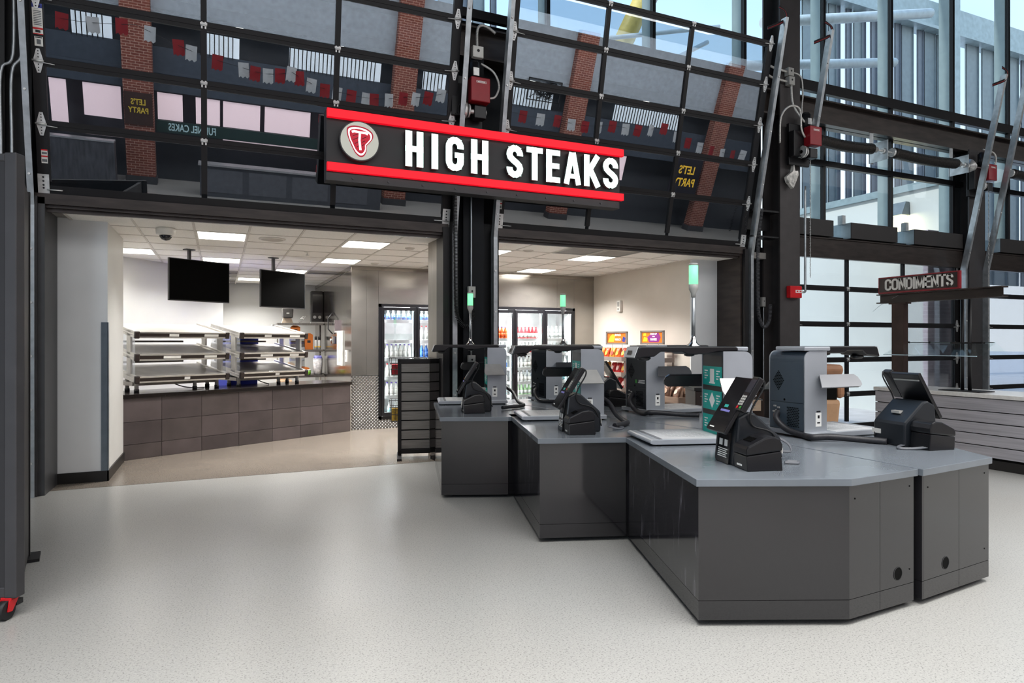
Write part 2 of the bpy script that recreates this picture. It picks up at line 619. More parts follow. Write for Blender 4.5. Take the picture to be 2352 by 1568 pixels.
# kitchen room
LW0, LW1 = (-1.85, 3.58), (0.06, 5.82)
m_ = MB()
m_.prism([LW0, LW1, (0.06, 8.75), (-0.05, 8.75), (-0.05, 5.9), (-1.95, 3.67)], 0, 3.2)
m_.box(-3.2, -1.8, 0.5, 0.6, 0, 3.2)
m_.box(-2.0, -1.9, 0.5, 3.7, 0, 3.2)
struct('wall_kitchen_left', m_, WHT)
m_ = MB(); m_.box(-0.05, 8.4, 8.7, 8.8, 0, 3.2)
struct('wall_kitchen_back', m_, WHT)
m_ = MB()
m_.box(7.25, 7.9, 1.2, 4.6, 0, 3.2)
m_.box(7.2, 7.76, 0.62, 1.25, 0, 3.2)
struct('wall_kitchen_right', m_, WARM)
m_ = MB(); m_.box(7.195, 7.765, 0.60, 0.625, 0.1, 3.06)
struct('trim_2', m_, GREYP)
# stub wall left of the counter: grey panel, white return
m_ = MB(); m_.box(-1.9, -1.18, 0.62, 1.95, 0, 3.1)
struct('wall_stub', m_, WHT)
m_ = MB(); m_.box(-1.66, -1.178, 0.600, 0.622, 0.12, 3.06)
struct('trim_3', m_, GREYP)
m_ = MB(); m_.box(-1.66, -1.165, 0.585, 0.6, 0, 0.12); m_.box(-1.18, -1.165, 0.585, 1.95, 0, 0.12)
struct('baseboard_left', m_, mat('black_cove_base', '1a1918', 0.4))
g = thing('corner_guard', 'blue grey steel corner guard on the outer corner of the grey wall panel', 'corner guard', (-1.18, 0.6, 0.12))
m_ = MB(); m_.box(-0.06, 0.004, -0.012, -0.001, 0, 1.7); m_.box(0.001, 0.012, -0.012, 0.03, 0, 1.7)
m_.build('guard_angle', mat('guard_steel', '7c8791', 0.3, 0.7), g)

# kitchen ceiling: slab above, grid tees and every lay-in tile a piece of its own
CH = 2.97
ck = sgroup('ceiling_kitchen')
m_ = MB(); m_.box(-2.0, 8.4, 0.15, 8.75, CH + 0.02, CH + 0.12); m_.build('slab', mat('plenum', '8f8c88', 0.9), ck)
GX0, GY0, GPX, GPY = -0.285, 0.83, 0.62, 0.685
tee = MB()
for i in range(-3, 14):
    x = GX0 + GPX * i
    if -1.95 < x < 7.9: tee.box(x - 0.012, x + 0.012, 0.146, 8.7, CH - 0.002, CH + 0.01)
for j in range(0, 12):
    y = GY0 + GPY * j
    if y < 8.6: tee.box(-1.95, 7.9, y - 0.012, y + 0.012, CH - 0.002, CH + 0.01)
tee.mi(0)
tag(tee.build('grid_tee', TBAR, ck), kind='stuff')
LIGHTS = [(-2, 3), (0, 0), (3, 0), (3, 3), (0, 4), (1, 9), (2, 6), (6, 0), (9, 0), (9, 3), (6, 3), (0, 7), (6, 6), (9, 6), (3, 6)]
VENTS = [(8, -1), (9, -1)]
tile0 = None
for i in range(-3, 13):
    for j in range(-1, 12):
        if (i, j) in LIGHTS or (i, j) in VENTS: continue
        x0, y0 = GX0 + GPX * i, GY0 + GPY * j
        if x0 < -1.9 and j < 3: continue
        if y0 > 8.2 or x0 > 7.2: continue
        if y0 > 4.2 and x0 > 2.3: continue
        if x0 < 0 and y0 > 5.9: continue
        if tile0 is None:
            t_ = MB(); t_.box(0.014, GPX - 0.014, 0.014, GPY - 0.014, 0.004, 0.018)
            tile0 = t_.build('ceiling_tile', TILE, ck); tile0.location = (x0, y0, CH)
        else:
            share(tile0, (x0, y0, CH + random.uniform(-0.001, 0.001)), ck)
LIT = emis('light_diffuser', 'fffaf0', 7.0)
LB = {(-2, 3): 'square ceiling light panel half hidden behind the grey stub wall', (0, 0): 'square ceiling light panel beside the dome camera',
      (3, 0): 'square ceiling light panel near the opening, left of the stainless jamb', (3, 3): 'square ceiling light panel just before the stainless walk-in corner',
      (0, 4): 'ceiling light panel mostly hidden behind the larger black screen', (1, 9): 'far ceiling light panel seen between the two black screens',
      (2, 6): 'ceiling light panel seen just above the smaller black screen', (6, 0): 'square ceiling light panel cut off by the black centre column',
      (9, 0): 'square ceiling light panel beside the two dark vents', (9, 3): 'square ceiling light panel near the drinks cooler wall',
      (6, 3): 'ceiling light panel hidden behind the black centre column', (0, 7): 'ceiling light panel deep in the kitchen over the fryer aisle'}
for (i, j) in LIGHTS[:12]:
    x0, y0 = GX0 + GPX * i, GY0 + GPY * j
    if (i, j) in ((0, 7), (6, 3)): continue
    t = thing('ceiling_light', LB[(i, j)], 'light', (x0, y0, CH), group='kitchen ceiling lights')
    a = MB()
    a.box(0.012, GPX - 0.012, 0.012, 0.03, -0.004, 0.01); a.box(0.012, GPX - 0.012, GPY - 0.03, GPY - 0.012, -0.004, 0.01)
    a.box(0.012, 0.03, 0.012, GPY - 0.012, -0.004, 0.01); a.box(GPX - 0.03, GPX - 0.012, 0.012, GPY - 0.012, -0.004, 0.01)
    a.build('frame', WPL, t)
    b = MB(); b.box(0.03, GPX - 0.03, 0.03, GPY - 0.03, 0.0, 0.008); b.build('diffuser', LIT, t)
for lx, ly, pw in ((0.0, 1.17, 18), (1.9, 1.17, 16), (1.9, 3.2, 40), (-1.2, 3.2, 13), (0.0, 3.9, 22), (1.2, 5.3, 44), (0.6, 7.3, 44), (4.0, 1.17, 26), (5.8, 1.17, 34), (5.8, 3.1, 66), (4.0, 3.1, 34)):
    kl = area('kitchen_lamp', (lx, ly, CH - 0.03), 0.56, pw * 1.85, (1.0, 0.975, 0.945))
    kl.data.spread = R(115 if ly < 2 else 140)
for n_, (i, j) in enumerate(VENTS):
    x0, y0 = GX0 + GPX * i, GY0 + GPY * j
    t = thing('ceiling_vent', ('left' if n_ == 0 else 'right') + ' one of two dark perforated return air vents by the ceiling light', 'vent', (x0, y0, CH), group='dark ceiling vents')
    a = MB()
    for (q0, q1, q2, q3) in ((0.012, 0.608, 0.012, 0.04), (0.012, 0.608, 0.645, 0.673), (0.012, 0.04, 0.012, 0.673), (0.58, 0.608, 0.012, 0.673)):
        a.box(q0, q1, q2, q3, -0.006, 0.01)
    a.build('frame', GPL, t)
    b = MB(); b.box(0.04, 0.58, 0.04, 0.645, 0.002, 0.01); b.build('face', mat('vent_mesh', '7c7a78', 0.6, noise=0.2, scale=120), t)
# dome camera, sprinkler heads, small round detectors on the kitchen ceiling
t = thing('dome_camera', 'white dome security camera with dark bubble on the kitchen ceiling', 'camera', (-0.6, 0.8, CH))
a = MB(); a.lathe([(0.105, 0), (0.11, -0.02), (0.105, -0.07), (0.075, -0.085)], n=20); a.build('housing', WPL, t)
a = MB(); a.lathe([(0.072, -0.08), (0.068, -0.105), (0.045, -0.135), (0.012, -0.147)], n=18); a.build('bubble', mat('smoked_dome', '24242a', 0.08), t)
for lx, ly, lb in ((1.22, 2.23, 'sprinkler head on the kitchen ceiling above the smaller screen'),):
    t = thing('sprinkler', lb, 'sprinkler', (lx, ly, CH))
    a = MB(); a.lathe([(0.045, 0), (0.045, -0.008), (0.012, -0.012), (0.01, -0.045)], n=12); a.build('escutcheon', WPL, t)
    a = MB(); a.lathe([(0.02, -0.045), (0.03, -0.052), (0.004, -0.056)], n=12); a.build('deflector', CHR, t)
for lx, ly, rr, lb in ((0.64, 1.144, 0.17, 'large flat round ceiling speaker beside the first light panel'), (2.55, 1.23, 0.07, 'small round grey detector on the ceiling near the steel jamb'),
                       (2.48, 3.3, 0.07, 'small round grey detector on the ceiling above the walk-in cooler'), (4.25, 0.75, 0.08, 'small grey ceiling diffuser left of the dark vents')):
    t = thing('ceiling_disc', lb, 'detector', (lx, ly, CH))
    a = MB(); a.lathe([(rr, 0.004), (rr, -0.006), (rr * 0.9, -0.012)], n=20); a.build('ring', TBAR, t)
    a = MB(); a.lathe([(rr * 0.86, -0.008), (rr * 0.8, -0.014), (rr * 0.2, -0.016)], n=20); a.build('grille', mat('disc_grille', 'b9b3aa', 0.6), t)

# ------------------------------------------------------------------ opening trims (dark jambs, lintels)
def trim(n, boxes, m):
    a = MB()
    for b in boxes: a.box(*b)
    return struct('trim_%d' % n, a, m)
trim(4, [(-1.75, -1.66, 0.02, 0.62, 0, 3.1), (-1.80, -1.72, -0.02, 0.06, 0, 3.1)], mat('dark_jamb', '3a3a3c', 0.45))
trim(5, [(-1.75, 2.74, 0.02, 0.06, 3.03, 3.14), (-1.75, 2.74, 0.06, 0.10, 3.0, 3.14), (-1.75, 2.74, 0.10, 0.145, 2.962, 3.14)], BRN)
trim(6, [(2.665, 2.74, 0.28, 0.68, 0, 3.085)], SSF)
trim(7, [(2.66, 2.75, 0.0, 0.28, 0, 3.1)], BLK)
trim(8, [(3.40, 7.84, 0.02, 0.06, 3.03, 3.14), (3.40, 7.84, 0.06, 0.10, 3.0, 3.14), (3.40, 7.84, 0.10, 0.145, 2.962, 3.14)], BRN)
trim(9, [(7.75, 7.84, 0.05, 0.61, 0, 3.08)], BRN)
trim(10, [(3.38, 3.45, 0.0, 0.40, 0, 3.1)], BLK)
trim(11, [(7.78, 7.86, -0.02, 0.06, 0, 3.1)], BLK)

# steel of the front: long beam, columns, header, upper glazing
def ibeam_x(name, x0, x1, yc, z0, z1, fl, m, t=0.025):
    a = MB(); a.box(x0, x1, yc - 0.012, yc + 0.012, z0, z1); a.box(x0, x1, yc - fl / 2, yc + fl / 2, z1 - t, z1); a.box(x0, x1, yc - fl / 2, yc + fl / 2, z0, z0 + t)
    return a
struct('beam', ibeam_x('b', -8.8, 33, 0.10, 5.37, 5.79, 0.26, BRN), BRN)
a = MB(); a.box(8.44, 8.885, -0.12, -0.09, 0, 9.5); a.box(8.44, 8.885, 0.24, 0.27, 0, 9.5); a.box(8.64, 8.68, -0.1, 0.25, 0, 9.5)
struct('column', a, COLM)
a = MB(); a.box(7.86, 8.44, 0.10, 0.12, 3.45, 3.75); a.box(7.86, 8.44, -0.1, 0.12, 3.72, 3.75); a.box(7.86, 8.44, -0.1, 0.12, 3.3, 3.325)
struct('trim_13', a, BLK)
a = MB(); a.box(2.93, 3.22, -0.03, 0.0, 0, 5.37); a.box(2.93, 3.22, 0.1, 0.13, 0, 5.37); a.box(3.06, 3.09, 0, 0.12, 0, 5.37)
struct('column_centre', a, mat('black_column', '111317', 0.6, 0, 0.2))
a = MB(); a.box(13.42, 13.92, -0.12, -0.09, 0, 5.37); a.box(13.42, 13.92, 0.2, 0.23, 0, 5.37); a.box(13.65, 13.69, -0.1, 0.2, 0, 5.37); a.box(13.92, 14.1, 0.05, 0.2, 0, 3.2)
struct('column_right', a, mat('dark_column', '353233', 0.5))
a = MB(); a.box(-2.35, -1.98, -0.06, -0.03, 0, 9.5); a.box(-2.2, -2.16, -0.03, 0.06, 0, 9.5)
struct('column_left', a, BLK)
a = MB(); a.box(8.9, 13.4, 0.0, 0.22, 3.12, 3.40); a.box(8.9, 13.4, -0.02, 0.24, 3.385, 3.405); a.box(8.9, 13.4, -0.02, 0.06, 3.05, 3.13)
a.box(14.1, 33, 0.0, 0.22, 3.12, 3.40); a.box(14.1, 33, -0.02, 0.24, 3.385, 3.405); a.box(14.1, 33, -0.02, 0.06, 3.05, 3.13)
struct('lintel', a, BRN)

TEAL = mat('teal_grey_fin', '93a5a8', 0.4, 0.2, noise=0.03)
UPG = glass_mat('upper_glass', (0.95, 0.98, 0.99), 0.008, graze=0.04)
win = sgroup('window_1')
MX = [0.62, 2.45, 4.28, 6.11, 7.94, 9.77, 11.54, 13.36, 15.2, 17.03, 18.86, 20.7, 22.5]
for x in MX:
    low = x > 8.9
    a = MB(); a.box(x - 0.028, x + 0.028, 0.14, 0.2, 3.4 if low else 5.98, 9.5); a.build('mullion', DKF, win)
    a = MB(); a.box(x - 0.03, x + 0.03, 0.21, 0.42, 3.4 if low else 5.98, 11.0); a.build('fin', TEAL, win)
for (x0, x1, z0, z1) in ((8.9, 33, 5.98, 6.16), (8.9, 33, 4.70, 4.80), (-2, 8.44, 5.98, 6.10), (-2, 33, 9.4, 9.5), (8.9, 33, 3.40, 3.46)):
    a = MB(); a.box(x0, x1, 0.13, 0.21, z0, z1); a.build('transom', DKF, win)
for x0, x1 in zip(MX[:-1], MX[1:]):
    for z0, z1 in (((6.16, 9.4), (4.80, 5.98), (3.46, 4.70)) if x0 > 8.9 else ((6.1, 9.4),)):
        a = MB(); a.box(x0 + 0.028, x1 - 0.028, 0.168, 0.176, z0, z1); a.build('pane', UPG, win)
a = MB(); a.box(8.92, 9.742, 0.168, 0.176, 3.46, 9.4); a.build('pane', UPG, win)

# ------------------------------------------------------------------ sectional glass doors
AL = R(11.5)
DG = glass_mat('door_glass', (0.86, 0.90, 0.93), 0.20)
DGC = glass_mat('clear_door_glass', (0.94, 0.96, 0.97), 0.03)


def glass_door(name, x0, cols, x1, rows, mx, gm, endw=0.11, stickers=True):
    root = sgroup(name)
    root.matrix_world = mx
    # rails: bottom, one pair at every section joint, top
    a = MB(); a.box(x0, x1, 0, 0.05, rows[0] - 0.115, rows[0]); a.box(x0, x1, -0.012, 0.06, rows[0] - 0.125, rows[0] - 0.108); a.build('rail', DKF, root)
    a = MB(); a.box(x0, x1, -0.016, -0.004, rows[0] - 0.128, rows[0] - 0.112); a.build('bottom_seal', ZINC, root)
    for k in range(1, len(rows)):
        top = k == len(rows) - 1
        a = MB(); a.box(x0, x1, 0, 0.05, rows[k] - 0.045, rows[k] - 0.002 + (0.04 if top else 0))
        if not top: a.box(x0, x1, 0, 0.05, rows[k] + 0.002, rows[k] + 0.045)
        a.box(x0, x1, -0.006, 0.0, rows[k] - 0.006, rows[k] + 0.012)
        a.build('rail', DKF, root)
    ed = [x0 + endw] + list(cols) + [x1 - endw]
    for k in range(len(rows) - 1):
        for x in ed:
            a = MB()
            if x == ed[0]: a.box(x0, x0 + endw, 0.001, 0.049, rows[k] + 0.04, rows[k + 1] - 0.04)
            elif x == ed[-1]: a.box(x1 - endw, x1, 0.001, 0.049, rows[k] + 0.04, rows[k + 1] - 0.04)
            else: a.box(x - 0.03, x + 0.03, 0.001, 0.049, rows[k] + 0.04, rows[k + 1] - 0.04)
            a.build('stile', DKF, root)
        for i in range(len(ed) - 1):
            l = ed[i] + (0 if i == 0 else 0.03)
            r_ = ed[i + 1] - (0 if i == len(ed) - 2 else 0.03)
            b0, b1 = rows[k] + (0.0 if k == 0 else 0.045), rows[k + 1] - 0.045
            a = MB(); a.box(l, r_, 0.024, 0.030, b0, b1); a.build('pane', gm, root)
    for k in range(1, len(rows)):
        for x in cols:
            a = MB(); a.box(x - 0.035, x + 0.035, -0.014, 0.0, rows[k] + 0.012, rows[k] + 0.032); a.box(x - 0.026, x - 0.010, -0.016, 0.0, rows[k] - 0.03, rows[k] + 0.04)
            a.box(x + 0.010, x + 0.026, -0.016, 0.0, rows[k] - 0.03, rows[k] + 0.04); a.cyl((x - 0.034, -0.016, rows[k] + 0.004), (x + 0.034, -0.016, rows[k] + 0.004), 0.009, n=8)
            a.build('hinge', ZINC, root)
        for x in (x0 + 0.055, x1 - 0.055):
            a = MB(); w = 0.042
            a.prism([(x - w, rows[k] + 0.01), (x + w, rows[k] + 0.01), (x + 0.014, rows[k] + 0.115), (x - 0.014, rows[k] + 0.115)], -0.01, 0.0, 'y')
            a.prism([(x - w, rows[k] - 0.01), (x - 0.014, rows[k] - 0.115), (x + 0.014, rows[k] - 0.115), (x + w, rows[k] - 0.01)], -0.01, 0.0, 'y')
            sx = -1 if x < (x0 + x1) / 2 else 1
            a.cyl((x - 0.05 * 1, -0.025, rows[k]), (x + 0.05, -0.025, rows[k]), 0.010, n=8)
            a.cyl((x, -0.03, rows[k] - 0.012), (x - sx * 0.14, -0.03, rows[k] - 0.022), 0.005, n=6)
            a.mi(1)
            for dz in (0.035, 0.065, 0.092, -0.035, -0.065, -0.092): a.cyl((x, -0.013, rows[k] + dz), (x, -0.009, rows[k] + dz), 0.006, n=8)
            a.build('hinge', [ZINC, BPL], root)
    for x in (x0 + 0.05, x1 - 0.05):
        sx = -1 if x < (x0 + x1) / 2 else 1
        a = MB(); a.box(x - 0.05, x + 0.05, -0.012, 0, rows[0] - 0.10, rows[0] + 0.11); a.cyl((x + 0.03, -0.03, rows[0] - 0.045), (x - sx * 0.17, -0.03, rows[0] - 0.045), 0.007, n=8)
        a.mi(1)
        for dz in (0.08, 0.04, 0.0, -0.03): a.cyl((x, -0.015, rows[0] + dz), (x, -0.01, rows[0] + dz), 0.010, n=8)
        a.build('bottom_bracket', [ZINC, BPL], root)
    return root


TILT = Matrix.Translation((0, 0.06, 3.10)) @ Matrix.Rotation(AL, 4, 'X')
ROWS = [0.13, 0.74, 1.35, 1.955, 2.565, 3.165]
d1 = glass_door('door_1', -1.72, [-0.16, 1.26], 2.76, ROWS, TILT, DG)
d2 = glass_door('door_2', 3.42, [4.86, 6.28], 7.83, ROWS, TILT, DG)
UPR = Matrix.Translation((0, 0.05, 0.0))
ROW3 = [0.13, 0.66, 1.275, 1.905, 2.535, 3.12]
d3 = glass_door('door_3', 8.9, [10.24, 11.74], 13.36, ROW3, UPR, DGC)
d4 = glass_door('door_4', 14.22, [15.7, 17.2], 18.7, ROW3, UPR, DGC)
# warning labels stuck on the doors
def sticker(par, x0, x1, z0, z1, marks):
    a = MB(); a.box(x0, x1, -0.003, 0.0005, z0, z1)
    cols = [WPL]
    for (u0, u1, v0, v1, m) in marks:
        if m not in cols: cols.append(m)
        a.mi(cols.index(m)); a.box(x0 + (x1 - x0) * u0, x0 + (x1 - x0) * u1, -0.0042, -0.003, z0 + (z1 - z0) * v0, z0 + (z1 - z0) * v1)
    return a.build('warning_label', cols, par)
BLUP = mat('blue_print', '27348a', 0.5)
rows_ = [(0.12, 0.88, 0.30 + 0.055 * q, 0.325 + 0.055 * q, BACKG) for q in range(9)]
sticker(d1, -1.70, -1.615, 1.60, 1.89, [(0, 1, 0.86, 1, BLUP), (0.2, 0.8, 0.89, 0.96, YLP), (0, 1, 0.16, 0.22, REDB), (0.0, 1, 0.0, 0.03, REDB), (0.25, 0.75, 0.06, 0.14, BPL)] + rows_)
sticker(d1, -1.69, -1.62, 1.49, 1.58, [(0.25, 0.75, 0.2, 0.7, BACKG), (0.1, 0.9, 0.85, 0.95, BPL)])
sticker(d1, -1.68, -1.625, 0.35, 0.49, [(0, 1, 0.9, 1, REDB), (0, 1, 0.45, 0.55, REDB), (0.1, 0.9, 0.65, 0.8, BACKG), (0.1, 0.9, 0.1, 0.3, BACKG)])
sticker(d2, 3.43, 3.49, 0.30, 0.45, [(0, 1, 0.9, 1, REDB), (0, 1, 0.45, 0.55, REDB), (0.1, 0.9, 0.65, 0.8, BACKG), (0.1, 0.9, 0.1, 0.3, BACKG)])
sticker(d2, 3.44, 3.5, 1.10, 1.19, [(0.25, 0.75, 0.2, 0.7, BACKG)])

# door tracks: upright, then leaning into the hall with the raised door
def track(x, lip, z0, ztop, label, group='door tracks', ybot=0.0):
    t = thing('door_track', label, 'door track', (x, 0, 0), group=group)
    zb = 3.0
    if z0 < zb:
        a = MB(); a.box(0, 0.01, ybot - 0.035, ybot + 0.05, z0, zb); a.box(min(0, lip * 0.055), max(0.01, lip * 0.055), ybot - 0.05, ybot - 0.035, z0, zb)
        a.build('upright', GALV, t)
    k = math.tan(AL); zs = max(z0, zb)
    y0, y1 = ybot - k * (zs - zb), ybot - k * (ztop - zb)
    a = MB()
    a.prism([(y0 - 0.035, zs), (y0 + 0.05, zs), (y1 + 0.05, ztop), (y1 - 0.035, ztop)], 0, 0.01, 'x')
    a.prism([(y0 - 0.05, zs), (y0 - 0.035, zs), (y1 - 0.035, ztop), (y1 - 0.05, ztop)], min(0, lip * 0.055), max(0.01, lip * 0.055), 'x')
    a.build('leaning_rail', GALV, t)
    a = MB()
    zz = 0.35
    while zz < min(zb, ztop):
        if zz > z0: a.cyl((0.025 * lip, ybot - 0.062, zz), (0.025 * lip, ybot - 0.05, zz), 0.014, n=8)
        zz += 0.55
    for q in range(4):
        zz = zs + 0.3 + q * 0.8
        if zz < ztop: a.cyl((0.025 * lip, ybot - k * (zz - zb) - 0.062, zz), (0.025 * lip, ybot - k * (zz - zb) - 0.05, zz), 0.012, n=8)
    if a.v: tag(a.build('bolt', ZINC, t), kind='stuff')
    return t
track(-1.79, 1, 0, 6.9, 'galvanised door track at the far left edge of the storefront')
track(2.83, -1, 0, 6.9, 'galvanised door track left of the black centre column')
track(3.355, 1, 0, 6.9, 'galvanised door track right of the black centre column')
track(7.88, 1, 0, 6.55, 'galvanised door track against the dark bronze jamb, red wires at its top')
track(8.86, 1, 4.95, 6.55, 'galvanised leaning track behind the upper right red motor by the tall steel column')
track(13.14, 1, 0, 6.5, 'galvanised track whose foot stands behind the condiment sign, the left of that pair', ybot=-0.17)
track(13.84, 1, 0, 6.9, 'galvanised track right of the condiment sign, the right of that pair', ybot=-0.17)

# ------------------------------------------------------------------ illuminated sign over both doors
SX0, SX1, SY = 1.11, 5.09, -0.45
t = thing('storefront_sign', 'long black HIGH STEAKS sign with red bars and glowing white letters', 'sign', (0, 0, 0))
a = MB(); a.box(SX0, SX1, SY, -0.28, 3.45, 4.27)
a.build('cabinet', mat('sign_face_black', '2b2a2c', 0.5, noise=0.03), t, bevel=0.006)
SR = emis('sign_red_bar', 'f00a22', 0.75)
for z0, z1 in ((4.165, 4.265), (3.555, 3.65)):
    a = MB(); a.box(SX0 + 0.005, SX1 + 0.03, SY - 0.06, SY, z0, z1); a.build('red_bar', SR, t, bevel=0.004)
a = MB(); a.box(SX0, SX1 - 0.03, SY - 0.02, SY, 3.45, 3.54); a.build('lower_sill', mat('sign_sill', '3a383a', 0.45), t)
a = MB()
for i in range(9): a.cyl((SX0 + 0.3 + i * 0.42, SY - 0.03, 3.495), (SX0 + 0.3 + i * 0.42, SY - 0.02, 3.495), 0.014, n=10)
tag(a.build('screw', mat('screw_dark', '4a484a', 0.3, 0.6), t), kind='stuff')
SL = emis('sign_letter_glow', 'e6fff6', 1.25)
LSH = mat('letter_return', '46484a', 0.5)
for ch, x0, x1 in (('H', 2.02, 2.24), ('I', 2.34, 2.43), ('G', 2.525, 2.757), ('H', 2.855, 3.085), ('S', 3.337, 3.567), ('T', 3.62, 3.852), ('E', 3.905, 4.11), ('A', 4.17, 4.425), ('K', 4.477, 4.727), ('S', 4.775, 5.015)):
    mx = Matrix.Translation((x0, 0, 3.695))
    a = MB()
    for pts, w in glyph(ch, x1 - x0, 0.425, 0.082):
        a.mi(0); a.ribbon(pts, w, SY - 0.075, SY - 0.068, mx)
        a.mi(1); a.ribbon(pts, w * 0.96, SY - 0.068, SY - 0.02, mx)
    a.build('letter', [SL, LSH], t, flat=True)
# round steak emblem
LCX, LCZ, LR = 1.475, 3.915, 0.218
def ydisc(r, y0, y1, cx=LCX, cz=LCZ, n=40):
    a = MB(); a.prism([(cx + r * math.cos(2 * math.pi * k / n), cz + r * math.sin(2 * math.pi * k / n)) for k in range(n)], y0, y1, 'y'); return a
lg = ydisc(LR + 0.012, SY - 0.09, SY).build('emblem', mat('emblem_shell', '3a3a3c', 0.4), t)
ydisc(LR, SY - 0.096, SY - 0.09).build('emblem_face', emis('emblem_face_glow', 'b9b9ae', 0.55), lg)
raw = [(-0.62, 0.66), (-0.26, 0.78), (0.30, 0.72), (0.66, 0.50), (0.70, 0.22), (0.52, -0.05), (0.36, -0.24), (0.35, -0.52), (0.22, -0.78), (0.0, -0.84), (-0.25, -0.64), (-0.45, -0.26), (-0.62, 0.14), (-0.68, 0.45)]
def smooth(P, n=5):
    o = []
    for i in range(len(P)):
        p0, p1, p2, p3 = P[i - 1], P[i], P[(i + 1) % len(P)], P[(i + 2) % len(P)]
        for k in range(n):
            u = k / n
            o.append(tuple(0.5 * (2 * p1[d] + (p2[d] - p0[d]) * u + (2 * p0[d] - 5 * p1[d] + 4 * p2[d] - p3[d]) * u * u + (3 * p1[d] - p0[d] - 3 * p2[d] + p3[d]) * u ** 3) for d in (0, 1)))
    return o
for sc_, y0, y1, m, nm in ((1.0, 0.100, 0.096, emis('steak_red', 'a8102c', 0.5), 'steak_outline'), (0.90, 0.103, 0.100, emis('steak_fat', 'fff2f4', 1.1), 'steak_fat'), (0.78, 0.106, 0.103, emis('steak_meat', 'b8102c', 0.55), 'steak_meat')):
    a = MB(); a.prism([(LCX + LR * (q[0] * sc_ - 0.02 * (1 - sc_)), LCZ + LR * (q[1] * sc_ - 0.02 * (1 - sc_))) for q in smooth(raw)], SY - y0, SY - y1, 'y')
    a.build(nm, m, lg)
a = MB()
a.ribbon([(LCX + LR * q[0], LCZ + LR * q[1]) for q in ((-0.42, 0.42), (-0.3, 0.47), (0.0, 0.44), (0.3, 0.44), (0.42, 0.38))], LR * 0.115, SY - 0.109, SY - 0.106)
a.ribbon([(LCX + LR * q[0], LCZ + LR * q[1]) for q in ((0.0, 0.44), (-0.03, 0.0), (0.03, -0.5))], LR * 0.115, SY - 0.109, SY - 0.106)
a.build('steak_bone', emis('steak_bone_glow', 'fff2f4', 1.1), lg)
a = MB()
for q in ((-0.36, 0.22, -0.08, 0.36), (-0.34, 0.02, -0.08, 0.16), (-0.26, -0.18, -0.02, -0.02), (-0.16, -0.36, 0.0, -0.22), (0.10, 0.1, 0.34, 0.24), (0.1, -0.08, 0.26, 0.02), (0.1, -0.26, 0.22, -0.18)):
    a.ribbon([(LCX + LR * q[0], LCZ + LR * q[1]), (LCX + LR * q[2], LCZ + LR * q[3])], LR * 0.03, SY - 0.108, SY - 0.106)
tag(a.build('grill_mark', mat('char', '4a0a14', 0.6), lg), kind='stuff')
a = MB(); a.box(2.98, 3.02, -0.3, -0.03, 3.6, 3.7); a.box(3.14, 3.18, -0.3, -0.03, 3.6, 3.7); a.box(2.98, 3.02, -0.3, -0.03, 4.05, 4.15); a.box(3.14, 3.18, -0.3, -0.03, 4.05, 4.15)
a.build('wall_bracket', BLK, t)

# ------------------------------------------------------------------ door operators, springs, wiring
def operator(loc, label, flip=1, big=True):
    t = thing('door_operator', label, 'motor', loc, group='red door motors')
    a = MB(); a.box(-0.13, 0.13, -0.14, 0.0, -0.15, 0.16); a.build('control_cover', RED, t, bevel=0.012)
    a = MB(); a.box(-0.06, 0.075, -0.1415, -0.14, 0.085, 0.112); a.mi(1)
    a.box(-0.056, 0.071, -0.1422, -0.1415, 0.089, 0.108); a.mi(0)
    a.box(-0.045, 0.06, -0.143, -0.142, 0.094, 0.103)
    a.build('nameplate', [WHP, RED], t)
    a = MB(); a.box(-0.24 * flip - 0.10, -0.24 * flip + 0.12, 0.0, 0.14, -0.32, 0.10); a.box(-0.34, 0.12, 0.10, 0.16, -0.44, 0.24)
    a.build('gearbox', BLK, t, bevel=0.01)
    a = MB(); a.cyl((-0.02, 0.05, 0.16), (-0.02, 0.05, 0.40), 0.075, n=20); a.cyl((-0.02, 0.05, 0.40), (-0.02, 0.05, 0.43), 0.05, n=16); a.build('motor', BLK, t)
    a = MB(); a.box(-0.06, 0.02, -0.032, -0.024, 0.22, 0.32); a.build('rating_plate', ZINC, t)
    a = MB(); a.cyl((-0.20, -0.02, -0.25), (0.12, -0.02, -0.25), 0.03, n=14); a.cyl((-0.20, -0.02, -0.25), (-0.165, -0.02, -0.25), 0.10, n=24)
    a.cyl((-0.14, -0.02, -0.25), (-0.12, -0.02, -0.25), 0.085, n=24); a.cyl((0.06, -0.02, -0.25), (0.10, -0.02, -0.25), 0.06, n=20)
    a.build('chain_wheel', ZINC, t)
    a = MB(); a.box(-0.06, 0.10, -0.08, 0.06, -0.34, -0.18); a.build('clutch', BPL, t, bevel=0.01)
    a = MB(); a.tube([(-0.17 + 0.1 * math.cos(R(q)), -0.03, -0.25 + 0.1 * math.sin(R(q))) for q in range(60, 330, 15)] + [(-0.30, 0.0, -0.30)], 0.006, 6); a.build('drive_belt', RUB, t)
    return t
def hose(name, label, pts, r, m, cat='cable', group=None, n=8):
    a = MB(); P = [Vector(p) for p in pts]; out = []
    for i in range(len(P) - 1):
        p0, p1, p2, p3 = P[max(i - 1, 0)], P[i], P[i + 1], P[min(i + 2, len(P) - 1)]
        for k in range(6):
            u = k / 6
            out.append(0.5 * (2 * p1 + (p2 - p0) * u + (2 * p0 - 5 * p1 + 4 * p2 - p3) * u * u + (3 * p1 - p0 - 3 * p2 + p3) * u ** 3))
    out.append(P[-1])
    a.tube(out, r, n)
    o = a.build(name, m)
    if label: tag(o, label, cat, group)
    return o
def subhose(name, par, pts, r, m, n=8):
    o = hose(name, None, pts, r, m, n=n); o.parent = par; return o
